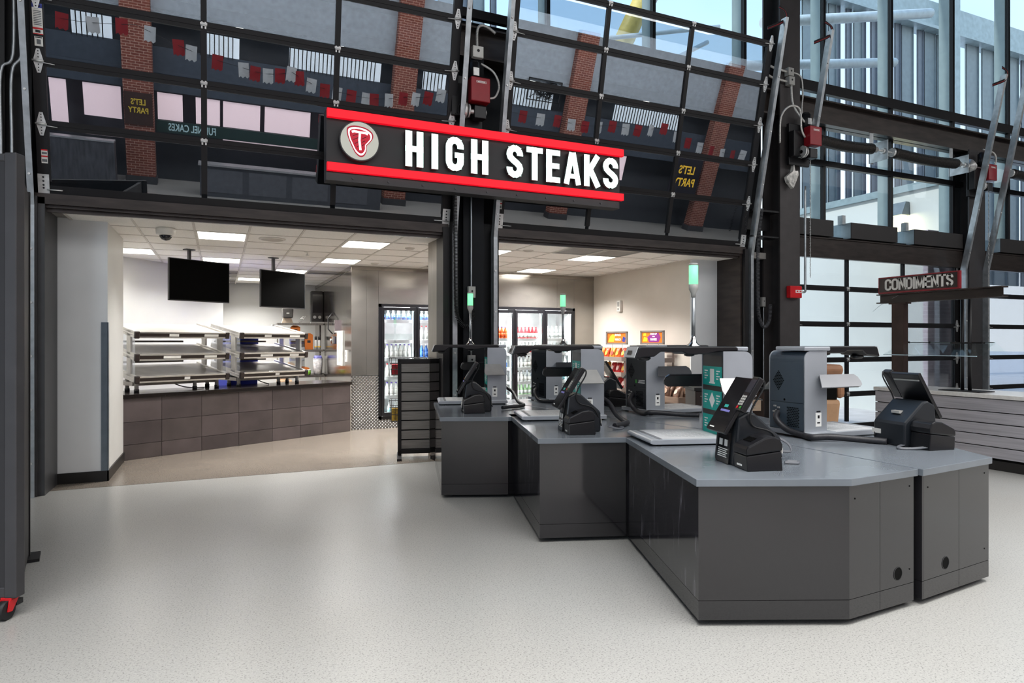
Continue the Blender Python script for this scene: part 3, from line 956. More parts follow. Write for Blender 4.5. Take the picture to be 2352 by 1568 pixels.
def jbox(loc, s, label, m, parts=True, face='y'):
    t = thing('junction_box', label, 'junction box', loc)
    a = MB(); a.box(-s[0] / 2, s[0] / 2, -s[1], 0, -s[2] / 2, s[2] / 2); a.build('body', m, t, bevel=0.004)
    a = MB(); a.box(-s[0] / 2 + 0.004, s[0] / 2 - 0.004, -s[1] - 0.004, -s[1], -s[2] / 2 + 0.004, s[2] / 2 - 0.004)
    a.mi(1); a.cyl((0, -s[1] - 0.008, s[2] * 0.08), (0, -s[1] - 0.004, s[2] * 0.08), min(s[0], s[2]) * 0.13, n=14)
    a.build('cover_plate', [m, BPL], t)
    return t
FLEX = mat('flex_conduit', 'c9c7c2', 0.45, 0.3, noise=0.12, scale=60)
op1 = operator((3.03, -0.27, 4.80), 'dark red door motor between the two raised glass doors above the sign')
subhose('flex_conduit', op1, [(0.13, -0.04, -0.06), (0.24, -0.04, -0.02), (0.30, -0.02, 0.14), (0.24, 0.02, 0.32), (0.08, 0.06, 0.42)], 0.014, FLEX)
op2 = operator((8.85, -0.34, 4.94), 'bright red door motor on the tall steel column, nearest of the two on the right')
subhose('flex_conduit', op2, [(-0.10, -0.02, -0.02), (-0.24, -0.06, 0.10), (-0.28, -0.06, 0.42), (-0.44, 0.0, 0.46), (-0.52, 0.1, 0.3), (-0.5, 0.14, -0.1)], 0.016, FLEX)
op3 = operator((13.62, -0.30, 4.86), 'red door motor half hidden behind two leaning galvanised tracks')
subhose('flex_conduit', op3, [(0.13, -0.02, 0.1), (0.22, -0.06, 0.24), (0.2, -0.04, 0.42), (0.02, 0.06, 0.5)], 0.016, FLEX)
jbox((3.11, -0.04, 5.42), (0.15, 0.07, 0.15), 'square white junction box above the red motor over the sign', WPL)
hose('conduit', 'white conduit bending up out of the square junction box over the sign', [(3.11, -0.07, 5.49), (3.11, -0.07, 5.70), (3.15, -0.08, 5.78), (3.24, -0.09, 5.78), (3.36, -0.1, 5.71)], 0.018, FLEX, 'conduit')
jbox((8.58, -0.13, 6.04), (0.12, 0.09, 0.13), 'upper of two grey conduit boxes on the tall steel column', GPL)
jbox((8.60, -0.13, 5.895), (0.12, 0.09, 0.14), 'lower of two grey conduit boxes on the tall steel column', GPL)
hose('conduit', 'pale conduit running from the upper grey box on the column to the door track', [(8.52, -0.18, 6.04), (8.2, -0.2, 6.05), (7.95, -0.3, 6.04)], 0.018, FLEX, 'conduit')
hose('conduit', 'pale conduit running from the lower grey box on the column to the door track', [(8.52, -0.18, 5.88), (8.2, -0.2, 5.88), (7.95, -0.3, 5.87)], 0.018, FLEX, 'conduit')
hose('conduit', 'pale flexible conduit dropping from the grey boxes to the bright red motor', [(8.60, -0.2, 5.82), (8.62, -0.22, 5.5), (8.74, -0.3, 5.25), (8.86, -0.34, 5.12)], 0.018, FLEX, 'conduit')
hose('conduit', 'grey flexible conduit looping beside the column edge behind the bright red motor', [(8.64, -0.2, 6.04), (8.80, -0.22, 5.98), (8.84, -0.22, 5.7), (8.8, -0.24, 5.4), (8.86, -0.3, 5.1)], 0.012, FLEX, 'conduit')
a = MB(); a.prism([(-0.1, -0.16), (0.02, -0.26), (0.14, -0.02), (0.12, 0.04), (0.06, 0.03), (0.03, 0.16), (0.01, 0.02), (-0.13, -0.08)], -0.03, 0.03, 'y')
o = a.build('parts_bag', mat('clear_bag', 'c9c6c0', 0.25, noise=0.3, scale=14)); o.location = (8.60, -0.2, 4.38)
tag(o, 'crumpled clear plastic bag hanging below the bright red motor', 'bag')
# torsion springs with shaft over the closed doors
SPR = mat('oiled_spring', '26221f', 0.4, 0.4, noise=0.15, scale=30, bump=0.5, bscale=60)
def spring(x0, x1, label):
    t = thing('torsion_spring', label, 'spring', (x0, -0.28, 4.97), group='door springs')
    a = MB(); pts = []; n = 36
    for i in range(n + 1): pts.append(((x1 - x0) * i / n, 0, -0.03 * math.sin(math.pi * i / n)))
    a.tube(pts, [0.092 + 0.004 * (i % 2) for i in range(n + 1)], 16); a.build('coil', SPR, t)
    a = MB(); a.cyl((-0.05, 0, 0), (0.02, 0, 0), 0.075, n=16); a.build('winding_cone', ZINC, t)
    a = MB(); a.cyl((x1 - x0 - 0.02, 0, 0), (x1 - x0 + 0.12, 0, 0), 0.05, n=16); a.build('winding_cone', ZINC, t)
    return t
spring(9.12, 10.42, 'dark torsion spring right of the bright red motor')
spring(10.98, 12.74, 'dark torsion spring between the steel bearing plate and the cable drum')
spring(14.5, 16.4, 'dark torsion spring cut off by the right edge of the picture')
a = MB(); a.cyl((8.8, -0.28, 4.97), (13.5, -0.28, 4.97), 0.016, n=10); tag(a.build('spring_shaft', ZINC), 'thin steel shaft carrying the two dark springs under the beam', 'shaft')
for bx, lb in ((10.72, 'galvanised bearing plate between the two dark springs'), (12.98, 'galvanised end plate beside the grooved cable drum')):
    t = thing('bearing_plate', lb, 'bracket', (bx, -0.28, 4.97))
    a = MB(); a.box(-0.006, 0.006, -0.09, 0.28, -0.16, 0.18); a.box(-0.006, 0.09, 0.26, 0.27, -0.16, 0.4); a.build('plate', GALV, t)
    a = MB(); a.cyl((-0.03, 0, 0), (0.03, 0, 0), 0.05, n=16); a.build('bearing', ZINC, t)
t = thing('cable_drum', 'grooved metal cable drum at the end of the spring shaft', 'drum', (13.12, -0.28, 4.97))
a = MB(); prof = []
for q in range(12): prof += [(0.13 - 0.004 * q, q * 0.012), (0.115 - 0.004 * q, q * 0.012 + 0.006)]
a.lathe(prof, n=24, mx=Matrix.Rotation(R(90), 4, 'Y')); a.build('drum', ZINC, t)
a = MB(); a.cyl((-0.04, 0, 0), (0, 0, 0), 0.045, n=16); a.build('hub', ZINC, t)
for x, zt, zb, lb in ((8.92, 4.62, 2.6, 'thin hand chain hanging below the bright red motor'), (13.72, 4.55, 1.4, 'thin hand chain hanging beside the leaning tracks on the right')):
    a = MB(); n = int((zt - zb) / 0.045)
    for i in range(n):
        z = zt - i * 0.045; w = 0.012
        pts = [(w, 0), (0, 0.026), (-w, 0), (0, -0.026), (w, 0)]
        a.tube([(x + p[0] * (i % 2), -0.3 + p[0] * (1 - i % 2), z + p[1]) for p in pts], 0.004, 4)
    tag(a.build('hand_chain', ZINC), lb, 'chain')
# coiled cables
def coil(name, label, path, turns, rad, m, r=0.006):
    P = [Vector(p) for p in path]; S = []
    for i in range(len(P) - 1):
        p0, p1, p2, p3 = P[max(i - 1, 0)], P[i], P[i + 1], P[min(i + 2, len(P) - 1)]
        for k in range(20):
            u = k / 20
            S.append(0.5 * (2 * p1 + (p2 - p0) * u + (2 * p0 - 5 * p1 + 4 * p2 - p3) * u * u + (3 * p1 - p0 - 3 * p2 + p3) * u ** 3))
    S.append(P[-1]); D = [0]
    for i in range(1, len(S)): D.append(D[-1] + (S[i] - S[i - 1]).length)
    n = turns * 8; out = []; j = 0
    for i in range(n + 1):
        d = D[-1] * i / n
        while j < len(S) - 2 and D[j + 1] < d: j += 1
        f = (d - D[j]) / max(1e-6, D[j + 1] - D[j]); c = S[j].lerp(S[j + 1], f); tt = (S[j + 1] - S[j]).normalized()
        e1 = Vector((0, 1, 0)); e2 = tt.cross(e1).normalized(); q = 2 * math.pi * i / 8
        out.append(c + (e1 * math.cos(q) + e2 * math.sin(q)) * rad)
    a = MB(); a.tube(out, r, 4)
    return tag(a.build(name, m), label, 'cable')
coil('coiled_cable', 'black coiled cable hanging down the left of the black centre column', [(2.77, -0.14, 3.70), (2.79, -0.12, 2.9), (2.80, -0.12, 2.05), (2.85, -0.12, 1.86), (2.94, -0.12, 1.80), (3.02, -0.11, 1.90), (3.04, -0.08, 2.03)], 120, 0.026, RUB)
coil('coiled_cable', 'grey black coiled cable looping beside the dark bronze jamb right of the second doorway', [(8.0, -0.16, 3.75), (8.03, -0.05, 3.2), (8.06, -0.02, 2.2), (8.13, 0.0, 1.93), (8.24, 0.02, 1.84), (8.35, 0.03, 1.95), (8.4, 0.05, 2.22)], 110, 0.026, mat('grey_cable', '55565a', 0.5))
a = MB()
for i in range(16): a.tube([(7.66 + (0.03 if i % 2 else -0.01), -0.15, 3.35 + i * 0.03), (7.66 + (-0.01 if i % 2 else 0.03), -0.15, 3.365 + i * 0.03)], 0.006, 5)
tag(a.build('edge_cable', RUB), 'short black spiral cable at the lower right corner of the right glass door', 'cable')
jbox((3.03, -0.04, 2.25), (0.10, 0.05, 0.15), 'grey outlet box halfway down the black centre column', GPL)
jbox((3.03, -0.04, 1.35), (0.10, 0.05, 0.14), 'grey outlet box low on the black centre column behind the far screen', GPL)
hose('conduit', 'thin grey conduit running down the black centre column', [(3.03, -0.06, 3.5), (3.03, -0.06, 2.9), (3.03, -0.06, 1.42)], 0.011, GALV, 'conduit')
jbox((8.40, 0.24, 2.27), (0.07, 0.05, 0.16), 'small grey switch box on the black wall beside the steel column', GPL)
hose('conduit', 'thin grey conduit below the switch box beside the steel column', [(8.42, 0.22, 2.2), (8.42, 0.22, 1.5), (8.42, 0.22, 0.4)], 0.011, GALV, 'conduit')
hose('conduit', 'outer of two bent steel conduits on the dark wall at the upper left', [(-1.90, -0.1, 5.4), (-1.90, -0.1, 4.5), (-2.0, -0.1, 4.3), (-2.0, -0.1, 3.6), (-2.0, -0.1, 2.8)], 0.016, GALV, 'conduit')
hose('conduit', 'inner of two bent steel conduits on the dark wall at the upper left', [(-1.82, -0.1, 5.4), (-1.82, -0.1, 4.55), (-1.91, -0.1, 4.3), (-1.91, -0.1, 3.6), (-1.91, -0.1, 2.8)], 0.016, GALV, 'conduit')
hose('conduit', 'steel conduit dropping past the dark header to the red alarm', [(8.96, -0.16, 4.2), (8.96, -0.16, 3.3), (8.96, -0.16, 2.55), (8.95, -0.17, 2.44), (8.86, -0.19, 2.42)], 0.018, GALV, 'conduit')
for x, y, z, lb in ((7.88, -0.70, 6.55, 'red and black wires looping from the top of the right hand door track'), (8.84, -0.72, 6.5, 'black cable loop at the top of the leaning track by the tall column'), (13.16, -0.90, 6.45, 'red and black wires at the top of the left track of the condiment pair')):
    t = thing('wire_loop', lb, 'wires', (x, y, z))
    for q, m in ((0, RUB), (0.014, RED), (0.026, RUB), (0.04, RUB)):
        subhose('wire', t, [(-0.2, 0.1, -0.16 + q), (-0.02, 0, -0.08 + q), (0.06 + q, 0, 0.02), (0.04 + q, 0, 0.12), (-0.05, 0.02, 0.16 + q)], 0.008, m, 6)
t = thing('fire_alarm', 'red fire alarm horn mounted on the tall steel column', 'alarm', (8.70, -0.125, 2.42))
a = MB(); a.box(-0.13, 0.13, -0.09, 0, -0.10, 0.10); a.build('housing', REDB, t, bevel=0.012)
a = MB(); a.box(-0.02, 0.135, -0.096, -0.09, -0.015, 0.03); a.mi(1); a.box(0.0, 0.03, -0.098, -0.096, -0.005, 0.02); a.box(0.045, 0.06, -0.098, -0.096, -0.005, 0.02); a.box(0.075, 0.105, -0.098, -0.096, -0.005, 0.02)
a.build('strobe', [WHP, REDB], t)
# hoods over the closed doors
for i, (x0, x1, lb) in enumerate(((8.72, 9.52, 'dark steel hood box over the header, touching the tall steel column'), (9.95, 11.14, 'dark steel hood box over the header, middle of the three left of the tracks'), (11.6, 13.0, 'dark steel hood box over the header just left of the leaning tracks'), (14.2, 15.5, 'dark steel hood box right of the leaning tracks'), (15.95, 17.2, 'dark steel hood box cut by the right edge of the picture'))):
    t = thing('steel_hood', lb, 'hood', (x0 * 1.028, -0.03, 3.43), group='hood boxes over the header')
    a = MB(); x1 *= 1.028; x0 *= 1.028; a.box(0, x1 - x0, 0, 0.012, 0, 0.28); a.box(0, x1 - x0, 0.012, 0.4, 0.262, 0.28); a.box(0, x1 - x0, 0.012, 0.4, 0, 0.012); a.build('front_panel', mat('hood_dark', '272424', 0.5, noise=0.05), t)
    a = MB(); a.prism([(0.012, 0.0), (0.012, 0.28), (0.36, 0.28), (0.4, 0.1), (0.4, 0.0)], -0.006, 0.0, 'x'); a.build('end_plate', mat('hood_end', '9fb0b8', 0.45, 0.3), t)  # end plate coloured pale for the daylight falling on it
    a = MB(); a.box(-0.10, -0.02, 0.1, 0.2, 0.26, 0.42); a.build('clip', GALV, t)
# rolling partition at the left edge
DPN = mat('partition_dark', '2b2a2d', 0.55, noise=0.06, scale=3)
t = thing('rolling_partition', 'tall dark rolling partition on red casters at the left edge', 'partition', (-1.055, -3.514, 0), R(180 - 24.1))
a = MB(); a.box(0.07, 1.5, -0.01, 0.03, 0.16, 2.66); a.build('panel', DPN, t)
a = MB(); a.box(0.0, 0.07, -0.03, 0.04, 0.12, 2.69); a.box(0.07, 1.5, -0.02, 0.035, 2.64, 2.685); a.box(0.07, 1.5, -0.02, 0.035, 0.12, 0.18); a.build('frame', mat('partition_edge', '3b3a3d', 0.45), t, bevel=0.006)
for cx in (0.06, 1.2):
    c = thing('caster', None, None); c.parent = t; c.location = (cx, 0, 0)
    a = MB(); a.cyl((-0.022, 0.045, 0.055), (0.022, 0.045, 0.055), 0.053, n=24); a.build('wheel', RUB, c)
    a = MB(); a.box(-0.03, 0.03, -0.03, 0.04, 0.105, 0.122); a.prism([(-0.02, 0.11), (0.05, 0.11), (0.062, 0.05), (0.03, 0.045)], -0.032, -0.025, 'x'); a.prism([(-0.02, 0.11), (0.05, 0.11), (0.062, 0.05), (0.03, 0.045)], 0.025, 0.032, 'x')
    a.build('fork', REDB, c)
    a = MB(); a.box(-0.026, 0.026, -0.06, -0.01, 0.06, 0.09); a.build('brake_lever', BPL, c)
t = thing('partition_screen', 'dark screen standing right behind the rolling partition on a flat foot', 'partition', (-1.13, -3.36, 0), R(99.5))
a = MB(); a.box(0, 1.09, -0.02, 0.02, 0.03, 2.68); a.build('panel', DPN, t)
a = MB(); a.box(1.06, 1.10, -0.03, 0.03, 0.02, 2.70); a.build('post', BLK, t)
a = MB(); a.box(0.95, 1.16, -0.09, 0.05, 0, 0.022); a.build('foot', BLK, t)

# ------------------------------------------------------------------ checkout counters
PANEL = mat('charcoal_laminate', '222123', 0.07, 0.0, 0.72, noise=0.05, scale=90, rnoise=0.02)
TOPM = mat('slate_worktop', '6c7279', 0.22, 0.0, 0.5, noise=0.06, scale=2.2, rnoise=0.03)
SCUFF = mat('scuffed_laminate', '232226', 0.09, 0.0, 0.8, noise=0.05, scale=90, rnoise=0.02)
nt = SCUFF.node_tree; pb = nt.nodes['Principled BSDF']
s_tc = nt.nodes.new('ShaderNodeTexCoord'); s_mp = nt.nodes.new('ShaderNodeMapping'); s_mp.inputs['Scale'].default_value = (9, 9, 1.6)
s_n = nt.nodes.new('ShaderNodeTexNoise'); s_n.inputs['Scale'].default_value = 2.2; s_n.inputs['Detail'].default_value = 5
s_r = nt.nodes.new('ShaderNodeValToRGB'); s_r.color_ramp.elements[0].position = 0.60; s_r.color_ramp.elements[1].position = 0.80
s_m = nt.nodes.new('ShaderNodeMix'); s_m.data_type = 'RGBA'; s_m.inputs[7].default_value = lin('75727a')
src = pb.inputs['Base Color'].links[0].from_socket
nt.links.new(s_tc.outputs['Object'], s_mp.inputs[0]); nt.links.new(s_mp.outputs[0], s_n.inputs['Vector']); nt.links.new(s_n.outputs['Fac'], s_r.inputs[0])
nt.links.new(s_r.outputs[0], s_m.inputs[0]); nt.links.new(src, s_m.inputs[6]); nt.links.new(s_m.outputs[2], pb.inputs['Base Color'])
VOID = mat('black_void', '040404', 0.7, 0, 0.1)
def inset(P, d):
    n = len(P); out = []
    ar = sum(P[i][0] * P[(i + 1) % n][1] - P[(i + 1) % n][0] * P[i][1] for i in range(n))
    s = 1 if ar > 0 else -1
    for i in range(n):
        p0, p1, p2 = Vector(P[i - 1]), Vector(P[i]), Vector(P[(i + 1) % n])
        d0, d1 = (p1 - p0).normalized(), (p2 - p1).normalized()
        n0, n1 = Vector((-d0.y, d0.x)) * s, Vector((-d1.y, d1.x)) * s
        b = (n0 + n1); b.normalize()
        out.append(tuple(p1 + b * (d / max(0.35, b.dot(n0)))))
    return out
ZW = 0.83
def pod(label, P, split={}, holes={}, d=0.018):
    """worktop polygon P; the cabinet stands below it with a panel and a kick panel per side"""
    t = thing('checkout_counter', label, 'counter', (0, 0, 0), group='charcoal checkout counters')
    a = MB(); a.prism(P, ZW - 0.042, ZW); a.build('worktop', TOPM, t, bevel=0.003)
    Q = inset(P, d); I = inset(P, d + 0.02)
    a = MB(); a.prism(I, 0.05, ZW - 0.043); a.build('carcass', VOID, t)
    a = MB(); a.prism(inset(P, d + 0.12), 0.0, 0.05); a.build('plinth', VOID, t)
    n = len(P)
    for i in range(n):
        A, B = Vector(Q[i]), Vector(Q[(i + 1) % n]); u = (B - A); L = u.length; u.normalize(); ang = math.atan2(u.y, u.x)
        mx = Matrix.Translation((A.x, A.y, 0)) @ Matrix.Rotation(ang, 4, 'Z')
        cuts = [0] + split.get(i, []) + [1]
        for c0, c1 in zip(cuts[:-1], cuts[1:]):
            a = MB(); a.box(L * c0 + (0.0015 if c0 else 0), L * c1 - (0.0015 if c1 < 1 else 0), 0.0, 0.018, 0.146, ZW - 0.043, mx); a.build('side_panel', SCUFF if i == 0 and n == 5 or i == 0 and P[0][0] == 2.79 else PANEL, t)
            a = MB(); a.box(L * c0 + (0.0015 if c0 else 0), L * c1 - (0.0015 if c1 < 1 else 0), 0.0, 0.018, 0.035, 0.143, mx); a.build('kick_panel', PANEL, t)
        if i in holes:
            f, z = holes[i]
            a = MB(); k = 24
            a.prism([(L * f + 0.037 * math.cos(2 * math.pi * q / k), z + 0.037 * math.sin(2 * math.pi * q / k)) for q in range(k)], -0.0012, 0.0, 'y', mx); a.build('cable_hole', VOID, t)
            a = MB()
            for q in range(k):
                a0, a1 = 2 * math.pi * q / k, 2 * math.pi * (q + 1) / k
                a.prism([(L * f + r * math.cos(w), z + r * math.sin(w)) for r, w in ((0.037, a0), (0.037, a1), (0.041, a1), (0.041, a0))], -0.0025, 0.0, 'y', mx)
            a.build('hole_trim', BPL, t)
            for px_, pz_ in ((0.08, ZW - 0.12), (0.93, ZW - 0.1), (0.93, 0.23)):
                a = MB(); a.cyl(mx @ Vector((L * px_, -0.002, pz_)), mx @ Vector((L * px_, 0.0, pz_)), 0.005, n=8); a.build('screw_cap', VOID, t)
    return t
# polygons run counter-clockwise seen from above
pod('nearest charcoal checkout counter, in front with a cable hole low on its short end', [(2.985, -3.71), (2.43, -5.24), (3.235, -5.585), (3.853, -5.55), (3.872, -3.55)], {2: [0.46]}, {2: (0.74, 0.22)})
pod('charcoal checkout counter at the right front, mate of the nearest one across a thin gap', [(3.868, -5.57), (4.69, -5.49), (4.886, -5.09), (5.30, -3.95), (4.95, -3.55), (3.89, -3.55)], {0: [0.53]}, {0: (0.33, 0.215)})
pod('middle charcoal checkout counter with scuffed left side', [(2.79, -1.82), (2.30, -3.51), (2.985, -3.74), (3.86, -3.545), (3.62, -2.45), (3.5, -1.93)])
pod('charcoal checkout counter behind the front pair, right of the middle one', [(3.875, -3.535), (4.95, -3.53), (5.3, -2.3), (4.9, -1.96), (3.515, -1.93), (3.635, -2.45)])
pod('far charcoal checkout counter beside the slatted display', [(2.465, -0.215), (2.04, -1.79), (2.69, -2.05), (3.48, -1.92), (3.38, -1.1), (3.26, -0.215)])
pod('far charcoal checkout counter at the right, below the second doorway', [(3.495, -1.915), (4.88, -1.945), (5.0, -0.6), (4.6, -0.215), (3.275, -0.215), (3.395, -1.1)])

# ------------------------------------------------------------------ self-checkout scanning kiosks
KS = mat('kiosk_silver', 'b0b5bc', 0.34, 0.4, noise=0.04, scale=3)
KD = mat('kiosk_dark', '23282e', 0.32, 0.1, noise=0.04)
KB = mat('kiosk_black', '141417', 0.3, noise=0.04)
KP = mat('kiosk_pad', 'c9cacc', 0.45, 0.1, noise=0.03)
KDL = mat('kiosk_dark_daylit', '46535f', 0.34, 0.2, noise=0.03)  # dark kiosk back with cool daylight put into its colour
def kiosk(back=None, label=True, front=True):
    bm_ = back or KD
    t = thing('scanning_kiosk', 'k', 'checkout kiosk', group='self checkout scanning kiosks')
    # weighing plate with a rolled front edge
    a = MB(); a.prism([(-0.24, 0.012), (0.56, 0.012), (0.585, 0.014), (0.602, 0.022), (0.605, 0.034), (0.597, 0.045), (0.58, 0.05), (-0.24, 0.05)], -0.27, 0.27, 'y', smooth=False)
    pl = a.build('weighing_plate', KS, t, bevel=0.003)
    a = MB(); a.box(0.03, 0.505, -0.25, 0.25, 0.05, 0.0525); a.build('plate_pad', KP, pl)
    a = MB(); a.box(0.510, 0.535, -0.262, 0.262, 0.0498, 0.0512); a.build('groove', mat('groove_grey', '6f7175', 0.5), pl)
    a = MB()
    for i in range(6):
        for j in range(9):
            x = 0.10 + i * 0.055 + (0.01 if j % 2 else 0); y = -0.17 + j * 0.04
            a.box(x, x + 0.028, y, y + 0.007, 0.0525, 0.0531); a.box(x + 0.03, x + 0.045, y, y + 0.005, 0.0525, 0.0531)
    tag(a.build('pad_print', mat('pad_print', '9fa2a5', 0.6), pl), kind='stuff')
    for fx in (-0.2, 0.52):
        for fy in (-0.22, 0.22):
            a = MB(); a.cyl((fx, fy, 0), (fx, fy, 0.013), 0.02, n=10); a.build('foot', RUB, t)
    # column: rounded at its rear top, silver cheeks with dark front and back
    def prof(x0, x1, z0, z1, r): return [(x1, z0), (x1, z1)] + [(x0 + r + r * math.cos(R(q)), z1 - r + r * math.sin(R(q))) for q in range(90, 181, 15)] + [(x0, z0)]
    for y0, y1 in ((-0.19, -0.182), (0.182, 0.19)):
        a = MB(); a.prism(prof(-0.235, 0.0, 0.05, 0.695, 0.065), y0, y1, 'y'); a.build('side_cheek', KS, t)
    a = MB(); a.prism(prof(-0.23, -0.006, 0.052, 0.69, 0.062), -0.182, 0.182, 'y', smooth=False); a.build('column', bm_, t)
    a = MB(); a.box(-0.006, 0.0, -0.165, 0.165, 0.06, 0.66); fp = a.build('front_panel', mat('kiosk_front', '3a3634', 0.4), t)
    for k, z in enumerate((0.50, 0.31, 0.12)):
        a = MB(); a.box(0.0, 0.002, -0.165, 0.165, z - 0.075, z + 0.075); c = a.build('instruction_card', TEALP, fp)
    a = MB()
    for z in (0.50, 0.31, 0.12):
        if z == 0.50: a.box(0.002, 0.0026, -0.035, 0.035, z - 0.055, z + 0.055); a.box(0.002, 0.003, -0.05, 0.05, z - 0.06, z - 0.048)
        else:
            rx, rz = (0.05, 0.062) if z > 0.2 else (0.036, 0.05)
            a.prism([(0, z - rz), (rx, z), (0, z + rz), (-rx, z)], 0.002, 0.0026, 'x')
        for s in (-1, 1):
            for q in range(4): a.box(0.002, 0.0026, s * 0.105 - 0.03, s * 0.105 + (0.03 if q % 2 == 0 else 0.005), z + 0.035 - q * 0.02, z + 0.044 - q * 0.02)
    tag(a.build('card_print', WHP, fp), kind='stuff')
    text('brand_line', 'mashgin', 0.022, (0.003, 0.0, 0.02 + 0.0), (R(90), 0, R(90)), WHP, fp)
    # back: louvred fields, cover seam, maker's label, warning tag on the cheek
    bk = MB(); bk.box(-0.236, -0.23, -0.178, 0.178, 0.055, 0.27); bk.box(-0.2345, -0.23, -0.178, 0.178, 0.278, 0.60); bp = bk.build('back_cover', bm_, t)
    a = MB()
    for i in range(-6, 7):
        w = 6 - abs(i)
        for j in range(-w // 2, w // 2 + 1): a.box(-0.2362, -0.234, 0.085 + j * 0.018 + (0.009 if i % 2 else 0) - 0.006, 0.085 + j * 0.018 + (0.009 if i % 2 else 0) + 0.006, 0.45 + i * 0.0125 - 0.004, 0.45 + i * 0.0125 + 0.004)
    tag(a.build('vent_slots', VOID, bp), kind='stuff')
    a = MB()
    for i in range(12):
        for j in range(7): a.box(-0.2375, -0.2355, -0.13 + j * 0.018 + (0.009 if i % 2 else 0) - 0.006, -0.13 + j * 0.018 + (0.009 if i % 2 else 0) + 0.006, 0.085 + i * 0.0135 - 0.004, 0.085 + i * 0.0135 + 0.004)
    tag(a.build('lower_vent_slots', VOID, bp), kind='stuff')
    a = MB(); a.cyl((-0.2375, 0.02, 0.295), (-0.234, 0.02, 0.295), 0.009, n=12); a.build('lock', VOID, bp)
    a = MB()
    for y, z in ((0.12, 0.235), (0.10, 0.20), (0.13, 0.19), (0.08, 0.225), (0.11, 0.15)): a.box(-0.244, -0.236, y - 0.012, y + 0.012, z - 0.006, z + 0.006)
    tag(a.build('port', GPL, bp), kind='stuff')
    a = MB(); a.mi(0); a.box(-0.2362, -0.2345, -0.16, -0.04, 0.325, 0.332); a.box(-0.2362, -0.2345, -0.16, -0.05, 0.338, 0.344); a.box(-0.2362, -0.2345, -0.16, -0.05, 0.351, 0.359); a.mi(1); a.box(-0.2362, -0.2345, -0.02, 0.01, 0.322, 0.36)
    if label: a.build('service_label', [WHP, GRP], bp)
    for s in (-1, 1):
        a = MB(); a.box(-0.12, -0.06, min(s * 0.19, s * 0.1915), max(s * 0.19, s * 0.1915), 0.09, 0.2); a.mi(1)
        y = s * 0.1918; a.box(-0.11, -0.07, y - 0.0008, y + 0.0008, 0.205, 0.215); a.box(-0.10, -0.08, y - 0.0008, y + 0.0008, 0.155, 0.18); a.box(-0.105, -0.075, y - 0.0008, y + 0.0008, 0.115, 0.125)
        a.build('warning_tag', [WHP, BPL], t)
    # arm over the plate: silver rear cap, black camera arm with drooping nose
    a = MB(); a.box(-0.245, 0.03, -0.2, 0.11, 0.695, 0.729); a.build('arm_cap', KS, t, bevel=0.008)
    a = MB(); a.prism([(-0.15, 0.695), (0.02, 0.69), (0.12, 0.672), (0.26, 0.672), (0.30, 0.692), (0.47, 0.692), (0.52, 0.655), (0.60, 0.650), (0.66, 0.640), (0.675, 0.645), (0.645, 0.725), (0.62, 0.731), (-0.13, 0.731), (-0.15, 0.722)], -0.13, 0.13, 'y'); a.build('camera_arm', KB, t, bevel=0.008)
    a = MB(); a.prism([(0.6755, 0.648), (0.6455, 0.728), (0.65, 0.730), (0.681, 0.65)], -0.125, 0.125, 'y'); tp = a.build('nose_plate', KP, t)
    a = MB(); a.prism([(0.6795, 0.668), (0.668, 0.70), (0.6685, 0.7005), (0.681, 0.668)], -0.05, 0.05, 'y'); a.build('nose_mark', BPL, tp)
    a = MB(); a.lathe([(0.05, 0), (0.055, -0.012), (0.04, -0.028), (0.012, -0.032)], (0.56, 0, 0.652), n=18); a.lathe([(0.04, 0), (0.04, -0.012), (0.02, -0.02)], (0.19, 0, 0.673), n=16); a.build('lens_pod', KB, t)
    # long side tray on the customer's left, short flap on the right
    c = [(-0.15, 0.0), (0.27, 0.0), (0.298, 0.02), (0.305, 0.05), (0.298, 0.095), (0.27, 0.12), (-0.10, 0.12)]
    mx = Matrix.Translation((0, -0.275, 0.405)) @ Matrix.Rotation(R(-37), 4, 'X')
    a = MB(); a.prism(c, -0.008, 0.0, 'y', mx); w = a.build('side_tray', mat('tray_silver', '8d8f93', 0.22, 0.95, noise=0.03), t)
    a = MB(); a.prism([(p[0] * 0.97 + 0.002, p[1] * 0.94 + 0.003) for p in c], 0.0, 0.012, 'y', mx); a.build('tray_sensor', KB, w)
    c = [(-0.205, 0.0), (0.02, 0.0), (0.04, 0.02), (0.045, 0.05), (0.03, 0.17), (-0.16, 0.17)]
    mx = Matrix.Translation((0, 0.305, 0.365)) @ Matrix.Rotation(R(42), 4, 'X')
    a = MB(); a.prism(c, -0.012, 0.0, 'y', mx); w = a.build('side_flap', mat('flap_silver', 'c4c3c0', 0.35, 0.5), t)
    a = MB(); a.prism([(-0.13, 0.055), (-0.02, 0.055), (-0.02, 0.12), (-0.13, 0.12)], 0.0, 0.0015, 'y', mx); a.mi(1); a.prism([(-0.05, 0.065), (-0.025, 0.065), (-0.025, 0.11), (-0.05, 0.11)], 0.0015, 0.002, 'y', mx); a.mi(2); a.prism([(-0.12, 0.075), (-0.06, 0.075), (-0.06, 0.085), (-0.12, 0.085)], 0.0015, 0.002, 'y', mx); a.prism([(-0.12, 0.095), (-0.06, 0.095), (-0.06, 0.105), (-0.12, 0.105)], 0.0015, 0.002, 'y', mx)
    if label: a.build('flap_label', [BPL, GRP, WHP], w)
    return t
K1 = kiosk(None, False)
KB2 = kiosk(KDL, False)
KB3 = kiosk(None, True)
K1.location = (3.532, -4.108, ZW); K1.rotation_euler = (0, 0, R(164)); K1['label'] = 'scanning kiosk with teal instruction cards, topped by the tall green light, on the nearest counter'
dup(K1, (3.303, -2.365, ZW), R(164), 'scanning kiosk on the middle counter, its silver side facing out behind a tilted screen')
dup(K1, (3.063, -0.498, ZW), R(164), 'scanning kiosk on the far counter in front of the black centre column')
